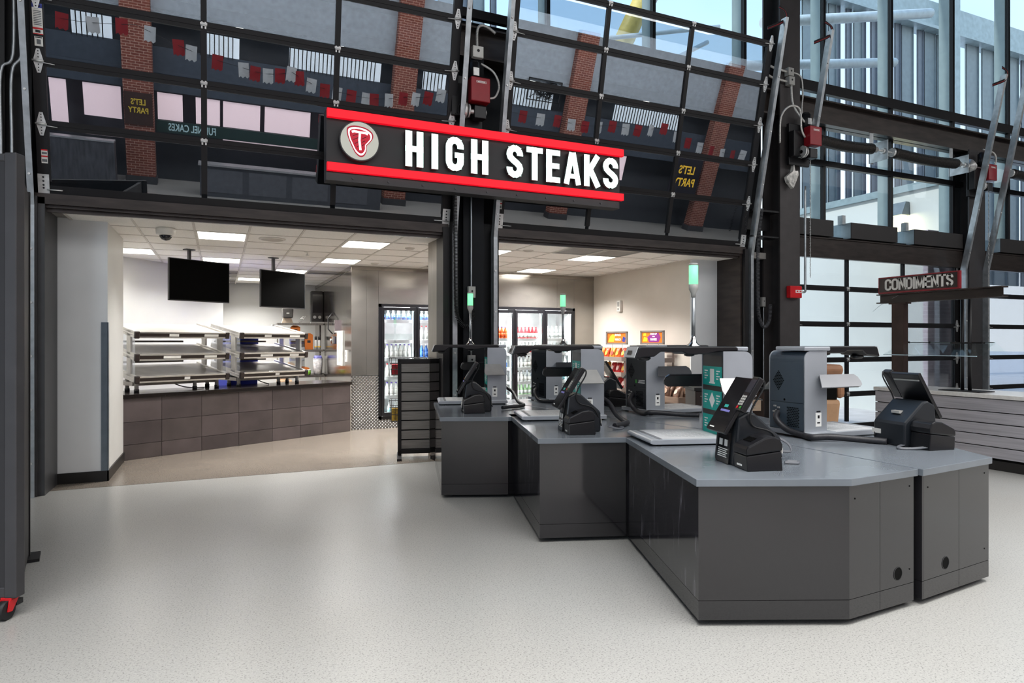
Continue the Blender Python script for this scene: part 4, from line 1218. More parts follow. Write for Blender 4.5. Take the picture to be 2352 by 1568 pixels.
KB2.location = (4.469, -4.194, ZW); KB2.rotation_euler = (0, 0, R(-2)); KB2['label'] = ('scanning kiosk seen from behind, vented back coloured daylit blue grey, on the right front counter')
KB3.location = (4.335, -2.26, ZW); KB3['label'] = ('scanning kiosk with black vented back and green service label, behind the nearest counter')
dup(K1, (3.975, -0.61, ZW), R(4), 'scanning kiosk with plain black back near the drinks cooler, below the smallest green light')

# status lights on poles
GLOW = emis('status_green', '7dffa8', 1.25)
def beacon(loc, label):
    t = thing('status_light', label, 'light', loc, group='green status lights on kiosks')
    a = MB(); a.lathe([(0.055, 0), (0.053, 0.008), (0.03, 0.03), (0.019, 0.06), (0.016, 0.085)], n=20); a.build('base', CHR, t)
    a = MB(); a.cyl((0, 0, 0.08), (0, 0, 0.40), 0.0145, n=14); a.build('pole', GALV, t)
    a = MB(); a.lathe([(0.018, 0.39), (0.02, 0.42), (0.036, 0.45), (0.037, 0.49)], n=20); a.build('socket', GPL, t)
    a = MB(); a.lathe([(0.035, 0.49), (0.035, 0.64)], n=20); a.build('lens', GLOW, t)
    a = MB(); a.lathe([(0.036, 0.64), (0.036, 0.652), (0.03, 0.658)], n=20); a.build('cap', GPL, t)
    return t
b0 = beacon((3.42, -4.02, ZW + 0.731), 'tallest green status light on a silver pole, over the nearest kiosk')
dup(b0, (2.87, -0.45, ZW + 0.731), None, 'green status light against the black centre column')
dup(b0, (4.06, -0.69, ZW + 0.731), None, 'small green status light in front of the drinks cooler')

# ------------------------------------------------------------------ pay terminals and receipt printers
SCR = mat('screen_glass', '1b1a1c', 0.12, 0.0, 0.6, noise=0.03)
def terminal():
    """front faces +x; origin at the bottom centre of its front foot"""
    t = thing('pay_terminal', 'p', 'terminal', group='touch screen pay terminals')
    a = MB(); a.prism([(0.0, 0.0), (-0.03, 0.30), (-0.10, 0.335), (-0.14, 0.325), (-0.305, 0.18), (-0.315, 0.16), (-0.315, 0.0)], -0.14, 0.14, 'y'); a.build('body', mat('terminal_black', '1b1f24', 0.33, noise=0.04), t, bevel=0.014)
    a = MB(); a.prism([(0.012, 0.004), (-0.02, 0.27), (-0.035, 0.27), (-0.006, 0.004)], -0.085, 0.085, 'y'); ft = a.build('front_fascia', mat('gloss_black', '0e0e10', 0.08, noise=0.02), t)
    a = MB()
    for q in range(5): a.prism([(0.0095 - q * 0.0017, 0.04 + q * 0.012), (0.0092 - q * 0.0017, 0.045 + q * 0.012), (0.0115 - q * 0.0017, 0.045 + q * 0.012), (0.0125 - q * 0.0017, 0.04 + q * 0.012)], -0.06, 0.06 - 0.012 * (q % 2), 'y')
    a.prism([(-0.001, 0.11), (-0.004, 0.15), (-0.001, 0.15), (0.002, 0.11)], -0.055, -0.015, 'y'); a.prism([(-0.001, 0.11), (-0.004, 0.15), (-0.001, 0.15), (0.002, 0.11)], 0.015, 0.05, 'y')
    tag(a.build('notice_print', WHP, ft), kind='stuff')
    # tilted screen: long side up the slope
    th = R(58)
    mx = Matrix.Translation((0.055, 0, 0.215)) @ Matrix.Rotation(R(180) + th, 4, 'Y')   # local x up the slope to the rear
    mx = Matrix.Translation((0.06, 0, 0.205)) @ Matrix(((-math.cos(th), 0, math.sin(th), 0), (0, 1, 0, 0), (math.sin(th), 0, math.cos(th), 0), (0, 0, 0, 1)))
    a = MB(); a.box(0.0, 0.395, -0.125, 0.125, -0.028, 0.0, mx); s = a.build('screen', KB, t, bevel=0.006)
    a = MB(); a.box(0.004, 0.391, -0.121, 0.121, 0.0, 0.0015, mx); a.build('screen_glass', SCR, s)
    a = MB(); a.box(0.02, 0.028, -0.09, -0.03, 0.0015, 0.002, mx); a.build('screen_mark', WHP, s)
    a = MB(); a.box(0.14, 0.155, -0.07, 0.05, 0.0015, 0.0018, mx); a.mi(1); a.box(0.17, 0.19, -0.05, 0.0, 0.0015, 0.0018, mx); a.build('screen_text', [emis('screen_text_violet', '6a68a8', 0.3), emis('screen_text_teal', '1f8f86', 0.3)], s)
    a = MB(); a.box(0.34, 0.35, -0.11, 0.11, -0.034, -0.028, mx); a.build('rear_lip', GPL, s)
    # card reader clipped to one edge
    a = MB(); a.box(0.16, 0.40, 0.130, 0.21, -0.02, 0.022, mx); c = a.build('card_reader', KB, t, bevel=0.008)
    a = MB(); a.box(0.285, 0.375, 0.138, 0.202, 0.022, 0.0235, mx); a.build('reader_display', mat('reader_screen', '33343a', 0.15), c)
    a = MB()
    for i in range(4):
        for j in range(3): a.box(0.195 + i * 0.018, 0.208 + i * 0.018, 0.142 + j * 0.019, 0.156 + j * 0.019, 0.022, 0.024, mx)
    tag(a.build('keypad', GPL, c), kind='stuff')
    a = MB(); a.box(0.172, 0.188, 0.142, 0.158, 0.022, 0.024, mx); a.mi(1); a.box(0.172, 0.188, 0.18, 0.196, 0.022, 0.024, mx); a.build('function_key', [REDB, GRP], c)
    subhose('reader_cord', c, [mx @ Vector((0.36, 0.19, 0.0)), mx @ Vector((0.395, 0.195, -0.012)), mx @ Vector((0.36, 0.19, -0.045)), mx @ Vector((0.2, 0.17, -0.06)), Vector((-0.12, 0.148, 0.25)), Vector((-0.25, 0.15, 0.20)), Vector((-0.325, 0.12, 0.05))], 0.006, RUB, 6)
    a = MB(); a.box(-0.26, -0.21, -0.04, 0.03, 0.235, 0.255); a.build('rear_latch', GPL, t)
    a = MB(); a.box(-0.3175, -0.315, 0.07, 0.15, 0.075, 0.11); a.build('serial_sticker', PAPER, t)
    return t
T1 = terminal(); T1.location = (2.93, -4.90, ZW); T1.rotation_euler = (0, 0, R(164)); T1['label'] = 'tilted touch screen pay terminal with card reader on the nearest counter'
dup(T1, (2.70, -3.157, ZW), R(164), 'tilted touch screen pay terminal with card reader on the middle counter')
dup(T1, (2.461, -1.29, ZW), R(164), 'tilted touch screen pay terminal on the far counter by the slatted display')
T2 = dup(T1, (4.872, -4.889, ZW), R(-8), 'pay terminal seen from behind with a wedge shaped body, on the right front counter')
dup(T1, (4.80, -3.03, ZW), R(-18), 'pay terminal half hidden behind the kiosk with teal cards')
dup(T1, (4.44, -1.34, ZW), R(-16), 'far pay terminal seen from behind, in front of the snack racks')
def printer():
    t = thing('receipt_printer', 'p', 'printer', group='black receipt printers')
    a = MB(); a.prism([(0.0, 0.0), (0.004, 0.07), (-0.195, 0.09), (-0.205, 0.0)], -0.075, 0.075, 'y'); a.build('base', KB, t, bevel=0.006)
    a = MB(); a.prism([(0.008, 0.072), (0.006, 0.10), (-0.005, 0.114), (-0.10, 0.152), (-0.15, 0.158), (-0.185, 0.148), (-0.203, 0.12), (-0.203, 0.092)], -0.077, 0.077, 'y'); l = a.build('lid', KB, t, bevel=0.008)
    mx = Matrix.Translation((-0.05, 0, 0.134)) @ Matrix.Rotation(R(21.5), 4, 'Y')
    a = MB()
    for q in range(6): a.box(-0.03, 0.01, -0.05 + q * 0.014, -0.044 + q * 0.014, -0.001, 0.002, mx)
    a.build('paper_slot', VOID, l)
    a = MB(); a.box(0.0035, 0.0055, -0.035, 0.02, 0.018, 0.026); a.build('maker_mark', WHP, t)
    return t
p0 = printer(); p0.location = (2.867, -5.119, ZW); p0.rotation_euler = (0, 0, R(164)); p0['label'] = 'black receipt printer beside the screen on the nearest counter'
p0.scale = (1.1, 1.1, 1.3)
dup(p0, (2.637, -3.376, ZW), R(164), 'black receipt printer beside the screen on the middle counter')
dup(p0, (2.398, -1.509, ZW), R(164), 'black receipt printer beside the screen on the far counter by the slatted display')
dup(p0, (4.79, -5.112, ZW), R(-9), 'black receipt printer seen from behind on the right front counter')
dup(p0, (4.42, -1.58, ZW), R(-16), 'black receipt printer beside the far terminal in front of the snack racks')

# cables on the worktops
zc = ZW + 0.026
HOSE = mat('cable_sleeve', '26262a', 0.5, noise=0.2, scale=90)
hose('cable_sleeve', 'thick black cable sleeve running from the daylit blue grey kiosk back to its terminal', [(4.262, -4.09, ZW + 0.2), (4.19, -4.12, ZW + 0.14), (4.2, -4.22, ZW + 0.06), (4.22, -4.38, zc), (4.17, -4.5, zc + 0.005), (4.28, -4.56, zc + 0.01), (4.45, -4.70, zc), (4.55, -4.84, zc - 0.004)], 0.025, HOSE)
hose('cable_sleeve', 'thick black cable sleeve running from the black kiosk back behind the nearest counter', [(4.10, -2.20, ZW + 0.2), (4.02, -2.26, ZW + 0.13), (4.03, -2.36, ZW + 0.04), (4.02, -2.52, zc), (4.02, -2.62, zc + 0.02), (4.14, -2.66, zc + 0.012), (4.30, -2.78, zc), (4.42, -2.90, zc)], 0.025, HOSE)
hose('cable_sleeve', 'black cable sleeve at the foot of the far right kiosk', [(3.78, -0.56, ZW + 0.2), (3.70, -0.6, ZW + 0.12), (3.69, -0.75, zc), (3.78, -0.95, zc), (3.95, -1.15, zc), (4.08, -1.25, zc)], 0.021, HOSE)
hose('cable_sleeve', 'looped black cable sleeve on the middle counter beside the terminal', [(3.53, -2.42, ZW + 0.2), (3.58, -2.52, ZW + 0.16), (3.53, -2.75, ZW + 0.06), (3.48, -2.95, zc), (3.42, -3.10, zc), (3.30, -3.20, zc), (3.18, -3.26, zc)], 0.025, HOSE)
hose('cable_sleeve', 'looped black cable sleeve on the far counter beside the terminal', [(3.29, -0.55, ZW + 0.2), (3.34, -0.7, ZW + 0.14), (3.28, -1.0, zc + 0.02), (3.26, -1.2, zc), (3.14, -1.32, zc), (3.0, -1.36, zc), (2.9, -1.40, zc)], 0.021, HOSE)
for q, (lb, pts) in enumerate((('loose grey wires looping behind the nearest terminal', [(3.30, -4.98, ZW + 0.06), (3.40, -5.0, ZW + 0.05), (3.44, -4.94, ZW + 0.09), (3.41, -4.86, ZW + 0.13), (3.34, -4.9, ZW + 0.15)]),
                               ('thin black wire lying behind the nearest receipt printer', [(3.22, -5.12, ZW + 0.012), (3.30, -5.15, ZW + 0.006), (3.33, -5.12, ZW + 0.006), (3.28, -5.08, ZW + 0.006)]),
                               ('thin black wires tangled behind the printer on the right front counter', [(4.56, -5.14, ZW + 0.02), (4.48, -5.08, ZW + 0.007), (4.42, -5.02, ZW + 0.007), (4.5, -4.98, ZW + 0.01), (4.58, -4.98, ZW + 0.02)]),
                               ('thin wires behind the terminal on the middle counter', [(3.08, -3.3, ZW + 0.03), (3.16, -3.34, ZW + 0.008), (3.24, -3.3, ZW + 0.008), (3.2, -3.22, ZW + 0.02)]))):
    t = thing('loose_wires', lb, 'wires', (0, 0, 0))
    for k in range(3): subhose('wire', t, [(p[0] + 0.012 * k, p[1] + 0.01 * k, p[2] + 0.002 * k) for p in pts], 0.0045, mat('wire_grey', '5b5e64', 0.4), 6)

# ------------------------------------------------------------------ tiled serving counter in the kitchen
CA = R(27.4); CO = Vector((-1.3, 1.9, 0))
CMX = Matrix.Translation(CO) @ Matrix.Rotation(CA, 4, 'Z')
def cw(u, v, z): return tuple(CMX @ Vector((u, v, z)))
t = thing('serving_counter', 'angled serving counter faced with dark brown tiles under a black top', 'counter', tuple(CO), CA)
a = MB(); a.box(0.0, 3.86, 0.02, 0.78, 0.0, 0.83); a.build('carcass', mat('grout_grey', '6a6663', 0.8), t)
a = MB(); a.box(0.02, 3.88, -0.03, 0.80, 0.83, 0.885); a.build('countertop', mat('black_top', '201c1b', 0.16, noise=0.1, scale=50), t, bevel=0.004)
TL = [mat('floor_tile_%d' % k, c, 0.38, noise=0.10, scale=3.5) for k, c in enumerate(('4b4342', '514848', '473f3f'))]
us = [0.0, 0.63, 1.19, 1.765, 2.33, 2.84, 3.28, 3.86]
zs = [0.0, 0.205, 0.51, 0.83]
for i in range(len(us) - 1):
    for j in range(3):
        a = MB(); a.box(us[i] + 0.003, us[i + 1] - 0.003, 0.0, 0.02, zs[j] + 0.003, zs[j + 1] - 0.003)
        a.build('tile', TL[(i * 7 + j * 5) % 3], t)
# heated shelf merchandisers
MS = mat('merch_aluminium', 'd9d6d0', 0.28, 0.75, noise=0.05, scale=10)
MT = mat('merch_top', 'aaa69f', 0.4, 0.3, noise=0.05)
MPW = mat('merch_leg', 'd6d3ce', 0.4, 0.2)
MD = mat('merch_dark', '2c2320', 0.35)
CLR = glass_mat('clear_glass', (0.97, 0.98, 0.98), 0.03)
def merch(u0, W, label, legs):
    t = thing('heated_shelf_unit', label, 'food warmer', cw(u0, 0.20, 0.885), CA, 'heated shelf units on the serving counter')
    Dp = 0.95
    sl = 0.16 / Dp
    for k, z in enumerate((0.13, 0.44, 0.755)):
        mx = Matrix.Translation((0, 0, z)) @ Matrix.Rotation(math.atan(sl), 4, 'X')
        a = MB(); a.box(0.03, W - 0.03, 0.02, Dp, 0.02, 0.075, mx); s = a.build('heated_shelf', MT, t, bevel=0.004)
        for x0 in (0.0, W - 0.04):
            a = MB(); a.box(x0, x0 + 0.04, 0.02, Dp + 0.02, 0.0, 0.10, mx); a.box(x0 - 0.004, x0 + 0.044, 0.02, Dp + 0.02, 0.035, 0.06, mx); a.build('side_rail', MS, s, bevel=0.008)
        a = MB(); a.box(0.0, W, -0.005, 0.02, 0.028, 0.078, mx); a.build('front_trim', MD, s)
        a = MB(); a.box(0.0, W, -0.012, 0.022, 0.078, 0.098, mx); a.box(0.0, W, -0.012, 0.022, 0.008, 0.028, mx); a.build('front_rail', MS, s)
        for x0 in (-0.012, W - 0.055):
            a = MB(); a.box(x0, x0 + 0.067, -0.02, 0.03, 0.0, 0.104, mx); a.build('end_cap', MD, s, bevel=0.012)
        a = MB()
        for (c0, c1) in (((0.34, 0.44), (0.72, 0.88)), ((0.28, 0.46), (0.72, 0.86)), ((0.5, 0.56),))[2 - k]:
            a.box(W * c0, W * c1, -0.0075, -0.005, 0.034, 0.07, mx); a.build('price_strip', WPL, s); a = MB()
        if k < 2:
            a = MB(); a.cyl(mx @ Vector((0.08, 0.06, 0.085)), mx @ Vector((W - 0.08, 0.06, 0.085)), 0.008, n=8); a.box(0.08, 0.10, 0.05, 0.07, 0.075, 0.10, mx); a.build('product_stop', CHR, s)
            a = MB(); a.box(0.02, W * 0.78, Dp - 0.08, Dp - 0.05, 0.12, 0.145, mx); a.build('rear_stop', mat('merch_wire', '6e6861', 0.3, 0.8), s)
    for x0 in (0.0, W - 0.03):
        for y0 in (0.16, 0.66):
            a = MB(); a.box(x0, x0 + 0.028, y0, y0 + 0.13, 0.2, 0.88); a.build('upright', mat('merch_post', 'd2cfca', 0.4, 0.4), t, bevel=0.004)
        for z in (0.235, 0.545):
            a = MB(); a.prism([(0.04, z), (0.50, z + 0.085), (0.50, z + 0.30), (0.04, z + 0.215)], x0 + 0.012, x0 + 0.016, 'x'); a.build('side_glass', CLR, t)
    for (lx, ly) in legs:
        a = MB(); a.cyl((lx, ly, 0.035), (lx, ly, 0.16 + ly * sl), 0.027, n=16); l = a.build('leg', MPW, t)
        a = MB(); a.cyl((lx, ly, 0.0), (lx, ly, 0.04), 0.033, n=16); a.build('foot', BPL, l)
    a = MB(); a.box(0.05, W - 0.05, 0.22, Dp + 0.02, 0.085, 0.14); a.build('control_box', mat('merch_base', 'b9b3aa', 0.4, 0.5), t)
    return t
merch(0.36, 1.34, 'left three tier heated shelf unit on the dark tiled counter', [(0.09, 0.18), (0.09, 0.5), (0.92, 0.2), (1.26, 0.2), (1.26, 0.5)])
merch(1.90, 1.20, 'right three tier heated shelf unit, near the stainless walk-in wall', [(0.08, 0.2), (0.08, 0.5), (0.8, 0.22), (1.14, 0.2), (1.14, 0.5)])
hose('power_cord', 'thin black power cord on the counter under the left heated shelf unit', [cw(0.95, 0.45, 1.0), cw(1.1, 0.4, 0.93), cw(1.28, 0.40, 0.90), cw(1.42, 0.38, 0.895)], 0.008, RUB)
hose('power_cord', 'thin black power cord under the right heated shelf unit', [cw(2.3, 0.5, 1.0), cw(2.42, 0.45, 0.93), cw(2.52, 0.42, 0.895)], 0.008, RUB)
# hanging screens
def tv(L_, R_, z0, z1, mount, label):
    L_, R_ = Vector(L_), Vector(R_); W = (R_ - L_).length; ang = math.atan2(R_.y - L_.y, R_.x - L_.x)
    t = thing('menu_screen', label, 'television', (L_.x, L_.y, z0), ang, 'blank menu screens')
    h = z1 - z0
    a = MB(); a.box(0, W, 0.0, 0.035, 0, h); a.build('bezel', mat('tv_bezel', '26272a', 0.35), t, bevel=0.004)
    a = MB(); a.box(0.012, W - 0.012, -0.002, 0.0, 0.018, h - 0.012); a.build('panel', mat('tv_panel', '010101', 0.5, 0, 0.05, noise=0.0), t)
    a = MB(); a.box(W * 0.28, W * 0.72, 0.035, 0.06, h * 0.2, h * 0.8); a.build('mount_plate', BPL, t)
    a = MB(); a.box(W * mount - 0.02, W * mount + 0.02, 0.05, 0.09, h * 0.4, CH - z0); a.box(W * mount - 0.07, W * mount + 0.07, 0.02, 0.12, CH - z0 - 0.012, CH - z0); a.build('ceiling_pole', mat('tv_pole', '3b3c40', 0.5), t)
    return t
tv((-0.67, 2.446, 0), (0.136, 2.963, 0), 2.195, 2.815, 0.36, 'larger blank black menu screen hanging at the left of the kitchen')
tv((0.594, 2.976, 0), (1.329, 3.47, 0), 2.15, 2.752, 0.33, 'smaller blank black menu screen hanging at the right of the kitchen')
# blue bins behind the counter
BLUE = mat('blue_plastic', '2438b8', 0.42, noise=0.05)
def bin_(loc, rz, label, h):
    t = thing('blue_bin', label, 'bin', loc, rz, 'tall blue bins')
    a = MB(); w, d = 0.27, 0.24
    vs = [(-w * .9, -d * .9, 0), (w * .9, -d * .9, 0), (w * .9, d * .9, 0), (-w * .9, d * .9, 0), (-w, -d, h - 0.06), (w, -d, h - 0.06), (w, d, h - 0.06), (-w, d, h - 0.06)]
    a.add(vs, [(3, 2, 1, 0), (4, 5, 6, 7), (0, 1, 5, 4), (1, 2, 6, 5), (2, 3, 7, 6), (3, 0, 4, 7)]); a.build('body', BLUE, t, bevel=0.02)
    a = MB(); a.box(-w - 0.025, w + 0.025, -d - 0.025, d + 0.025, h - 0.10, h - 0.05); a.build('rim', BLUE, t, bevel=0.01)
    a = MB(); a.prism([(-w, h - 0.05), (w, h - 0.05), (w * 0.9, h), (w * 0.3, h - 0.025), (-w * 0.4, h + 0.02), (-w * 0.95, h + 0.005)], -d, d, 'y'); a.build('lid', mat('blue_lid', '2c43c4', 0.35), t)
    return t
bin_((0.28, 4.28, 0), CA, 'tall blue plastic bin behind the heated shelf units', 1.83)

# far prep shelving against the back
SHX = 1.16
t = thing('prep_shelving', 'stainless wall shelving with three levels at the back of the kitchen', 'shelf', (SHX, 7.2, 0))
for z in (1.38, 1.98):
    a = MB(); a.box(0.0, 0.99, 0.0, 0.42, z, z + 0.035); a.box(0.0, 0.99, -0.012, 0.01, z - 0.012, z + 0.035); a.build('shelf', SSF, t, bevel=0.005)
a = MB(); a.box(0.0, 0.99, -0.2, 0.6, 0.80, 0.86); a.build('work_table', SSF, t)
for x in (0.02, 0.95):
    a = MB(); a.cyl((x, 0.2, 0.0), (x, 0.2, 2.0), 0.018, n=10); a.build('post', CHR, t)
a = MB(); a.box(-0.1, 0.02, -0.02, 0.4, 1.93, 1.98); a.box(-0.12, -0.08, 0, 0.03, 1.75, 1.95); a.build('corner_bracket', GPL, t)
t = thing('towel_dispenser', 'grey paper towel dispenser on the back shelf under the smaller screen', 'dispenser', (1.40, 7.35, 2.015))
a = MB(); a.prism([(-0.11, 0.12), (0.11, 0.12), (0.12, 0.33), (-0.12, 0.33)], 0, 0.2, 'y'); a.build('housing', mat('dispenser_grey', '4a4846', 0.35), t, bevel=0.02)
a = MB(); a.prism([(-0.13, 0.0), (0.12, 0.0), (0.06, 0.16), (-0.09, 0.13)], 0.05, 0.15, 'y'); a.build('towel', mat('kraft_light', 'c9b7a0', 0.8), t)
a = MB(); a.box(-0.03, 0.03, -0.004, 0, 0.21, 0.235); a.build('badge', WPL, t)
t = thing('cereal_dispenser', 'tall black double topping dispenser standing on the back shelf', 'dispenser', (2.02, 7.30, 2.015))
a = MB(); a.box(-0.13, 0.15, 0, 0.2, 0.0, 0.74); a.build('body', mat('dispenser_dark', '2d2b2a', 0.25), t, bevel=0.03)
a = MB(); a.box(-0.09, 0.13, -0.006, 0, 0.24, 0.66); a.build('window', mat('smoked_window', '161514', 0.1), t)
for x in (-0.045, 0.065):
    a = MB(); a.cyl((x, -0.03, 0.14), (x, 0.0, 0.14), 0.035, n=16); a.build('knob', GPL, t)
a = MB(); a.box(-0.14, 0.16, -0.1, 0.0, 0.0, 0.03); a.build('drip_tray', GPL, t)
t = thing('tongs', 'steel tongs leaning on the back shelf between the two dispensers', 'tongs', (1.60, 7.3, 2.015))
for k in range(3): a = MB(); a.tube([(0.0 + k * 0.03, 0, 0), (0.12 + k * 0.03, 0.0, 0.16), (0.15 + k * 0.03, 0, 0.17)], 0.005, 6); a.build('arm', CHR, t)
def carton(loc, s, m, label, name='carton'):
    t = thing(name, label, 'box', loc)
    a = MB(); a.box(-s[0] / 2, s[0] / 2, 0, s[1], 0, s[2]); a.build('body', m, t, bevel=0.006)
    a = MB(); a.box(-s[0] * 0.2, s[0] * 0.2, -0.002, 0, s[2] * 0.45, s[2] * 0.62); a.build('label', BPL, t)
    a = MB(); a.prism([(-s[0] / 2, s[2]), (s[0] / 2, s[2]), (s[0] * 0.2, s[2] + 0.03), (-s[0] * 0.25, s[2] + 0.035)], s[1] * 0.2, s[1] * 0.8, 'y'); a.build('top_flap', m, t)
    return t
ORM = mat('orange_carton', 'c46a1c', 0.5, noise=0.05)
carton((1.85, 7.3, 1.416), (0.18, 0.15, 0.34), ORM, 'upright orange carton on the middle back shelf beside the spray cans')
carton((1.56, 7.3, 1.78), (0.2, 0.15, 0.15), ORM, 'small orange carton at the top of the middle back shelf')
carton((1.70, 7.3, 0.86), (0.32, 0.2, 0.14), ORM, 'low orange carton on the stainless prep table')
carton((1.45, 7.2, 0.86), (0.16, 0.15, 0.24), mat('kraft', 'c8a98a', 0.8), 'brown paper carton on the stainless prep table')
carton((1.3, 6.95, 0.55), (0.3, 0.3, 0.2), mat('kraft', 'c8a98a', 0.8), 'brown cardboard carton below the prep table edge')
for k in range(2):
    t = thing('spray_can', ('left' if k == 0 else 'right') + ' one of two white spray cans with black caps on the middle back shelf', 'can', (2.0 + k * 0.075, 7.28, 1.416), group='white spray cans')
    a = MB(); a.lathe([(0.033, 0), (0.033, 0.2), (0.02, 0.225)], n=14); a.build('body', WPL, t)
    a = MB(); a.lathe([(0.03, 0.222), (0.03, 0.29), (0.02, 0.3)], n=14); a.build('cap', BPL, t)
    a = MB(); a.lathe([(0.0335, 0.05), (0.0335, 0.075)], n=14); a.build('band', YLP, t)
t = thing('cup_bag', 'clear bag of white cups with blue print on the prep table by the stainless wall', 'bag', (2.02, 7.1, 0.86))
a = MB(); a.lathe([(0.09, 0), (0.1, 0.2), (0.11, 0.34), (0.07, 0.42)], n=14); a.build('bag', mat('cup_bag_white', 'd9d6d6', 0.3, noise=0.2, scale=18), t)
a = MB(); a.lathe([(0.112, 0.33), (0.075, 0.425)], n=14); a.build('bag_top', mat('bag_blue', '6a6aa8', 0.4, noise=0.5, scale=14), t)
t = thing('utensil_tray', 'dark tray of packets on the middle back shelf left of the orange carton', 'tray', (1.6, 7.25, 1.416))
a = MB(); a.box(-0.14, 0.14, 0, 0.2, 0, 0.2); a.build('tray', mat('tray_brown', '4a3c34', 0.6, noise=0.4, scale=20), t)
a = MB(); a.box(-0.15, 0.15, -0.02, 0.0, 0, 0.06); a.build('packets', mat('packets_white', 'dad6d2', 0.6, noise=0.2, scale=30), t)
t = thing('green_tub', 'small green lidded tub on the stainless prep table', 'tub', (1.80, 6.98, 0.86))
a = MB(); a.lathe([(0.05, 0), (0.055, 0.1)], n=14); a.build('tub', mat('lime_tub', '6aa02c', 0.4), t)
a = MB(); a.lathe([(0.058, 0.1), (0.058, 0.115)], n=14); a.build('lid', WPL, t)

# ------------------------------------------------------------------ walk-in cooler: stainless box with glass doors
CX0, CY = 2.17, 3.8
SSB = mat('stainless_flat', 'a59f98', 0.15, 1.0, noise=0.03, scale=3, bump=0.12, bscale=1.6, rnoise=0.05)
t = thing('walk_in_cooler', 'stainless steel walk-in drinks cooler with black framed glass doors', 'cooler', (CX0, CY, 0))
D0, DP, ND = 0.53, 0.672, 6
DX1 = D0 + DP * ND
FZ0, FZ1 = 0.17, 2.29
def sheet(x0, x1, z0, z1, m=SS, nm='steel_panel', y=0.0):
    a = MB(); a.box(x0 + 0.0015, x1 - 0.0015, y, y + 0.03, z0, z1); return a.build(nm, m, t)
for x0, x1 in ((0.0, 0.27), (0.27, 0.49)): sheet(x0, x1, 0.98, 2.90)
for x0, x1 in ((0.49, 1.58), (1.58, 2.9), (2.9, 4.2), (4.2, DX1 + 0.04)): sheet(x0, x1, FZ1 + 0.005, 2.90)
sheet(DX1 + 0.04, 5.09, 0.0, 2.90)
a = MB(); a.box(0, 5.09, -0.012, 0.03, 2.90, CH); a.build('top_trim', SSB, t)
for k, (y0, y1) in enumerate(((0.03, 0.5), (0.5, 2.3), (2.3, 4.9))):
    a = MB(); a.box(0.0, 0.03, y0, y1 - 0.002, 0.0, 2.90); a.build('side_panel', SSB, t)
a = MB(); a.box(-0.012, 0.03, 0.0, 4.9, 2.90, CH); a.build('side_trim', SSB, t)
# diamond plate kick
DPM = bpy.data.materials.new('diamond_plate'); DPM.use_nodes = True
nt = DPM.node_tree; b = nt.nodes['Principled BSDF']
b.inputs['Metallic'].default_value = 1.0; b.inputs['Base Color'].default_value = (0.22, 0.215, 0.21, 1); b.inputs['Roughness'].default_value = 0.25
tc = nt.nodes.new('ShaderNodeTexCoord')
mp = nt.nodes.new('ShaderNodeMapping'); mp.inputs['Rotation'].default_value = (0, R(45), 0); mp.inputs['Scale'].default_value = (24, 0, 24)
ck_ = nt.nodes.new('ShaderNodeTexVoronoi'); ck_.inputs['Scale'].default_value = 1.0; ck_.inputs['Randomness'].default_value = 0.0
bp_ = nt.nodes.new('ShaderNodeBump'); bp_.inputs['Strength'].default_value = 1.0; bp_.inputs['Distance'].default_value = 0.02
nt.links.new(tc.outputs['Object'], mp.inputs[0]); nt.links.new(mp.outputs[0], ck_.inputs['Vector']); nt.links.new(ck_.outputs['Distance'], bp_.inputs['Height']); nt.links.new(bp_.outputs[0], b.inputs['Normal'])
sheet(0.0, 0.49, 0.0, 0.975, DPM, 'diamond_plate', -0.004)
sheet(0.49, DX1 + 0.04, 0.0, FZ0, DPM, 'diamond_plate', -0.004)
# door frame, doors, lit interior
a = MB(); a.box(D0 - 0.04, DX1 + 0.04, -0.03, 0.06, FZ1 - 0.055, FZ1); a.box(D0 - 0.04, DX1 + 0.04, -0.03, 0.06, FZ0, FZ0 + 0.055)
a.box(D0 - 0.04, D0 + 0.01, -0.03, 0.06, FZ0, FZ1); a.box(DX1 - 0.01, DX1 + 0.04, -0.03, 0.06, FZ0, FZ1)
for k in range(1, ND): a.box(D0 + DP * k - 0.02, D0 + DP * k + 0.02, -0.02, 0.06, FZ0, FZ1)
a.build('door_frame', mat('cooler_frame', '16161a', 0.3), t)
CG = glass_mat('cooler_glass', (0.95, 0.97, 0.97), 0.05)
LED = emis('cooler_led', 'eef4f6', 0.75)
for k in range(ND):
    x0, x1 = D0 + DP * k + 0.008, D0 + DP * (k + 1) - 0.008
    if k == 2: continue
    a = MB(); z0, z1 = FZ0 + 0.06, FZ1 - 0.06
    a.box(x0, x0 + 0.05, -0.055, -0.03, z0, z1); a.box(x1 - 0.05, x1, -0.055, -0.03, z0, z1); a.box(x0 + 0.05, x1 - 0.05, -0.055, -0.03, z0, z0 + 0.06); a.box(x0 + 0.05, x1 - 0.05, -0.055, -0.03, z1 - 0.06, z1)
    dr = a.build('cooler_door', mat('cooler_frame', '16161a', 0.3), t)
    a = MB(); a.box(x0 + 0.05, x1 - 0.05, -0.046, -0.040, z0 + 0.06, z1 - 0.06); a.build('pane', CG, dr)
    a = MB(); a.box(x1 - 0.035, x1 - 0.015, -0.10, -0.085, 0.95, 1.45); a.box(x1 - 0.035, x1 - 0.015, -0.09, -0.05, 0.95, 0.98); a.box(x1 - 0.035, x1 - 0.015, -0.09, -0.05, 1.42, 1.45); a.build('handle', BPL, dr)
INT = mat('cooler_interior', 'e4e6e6', 0.5)
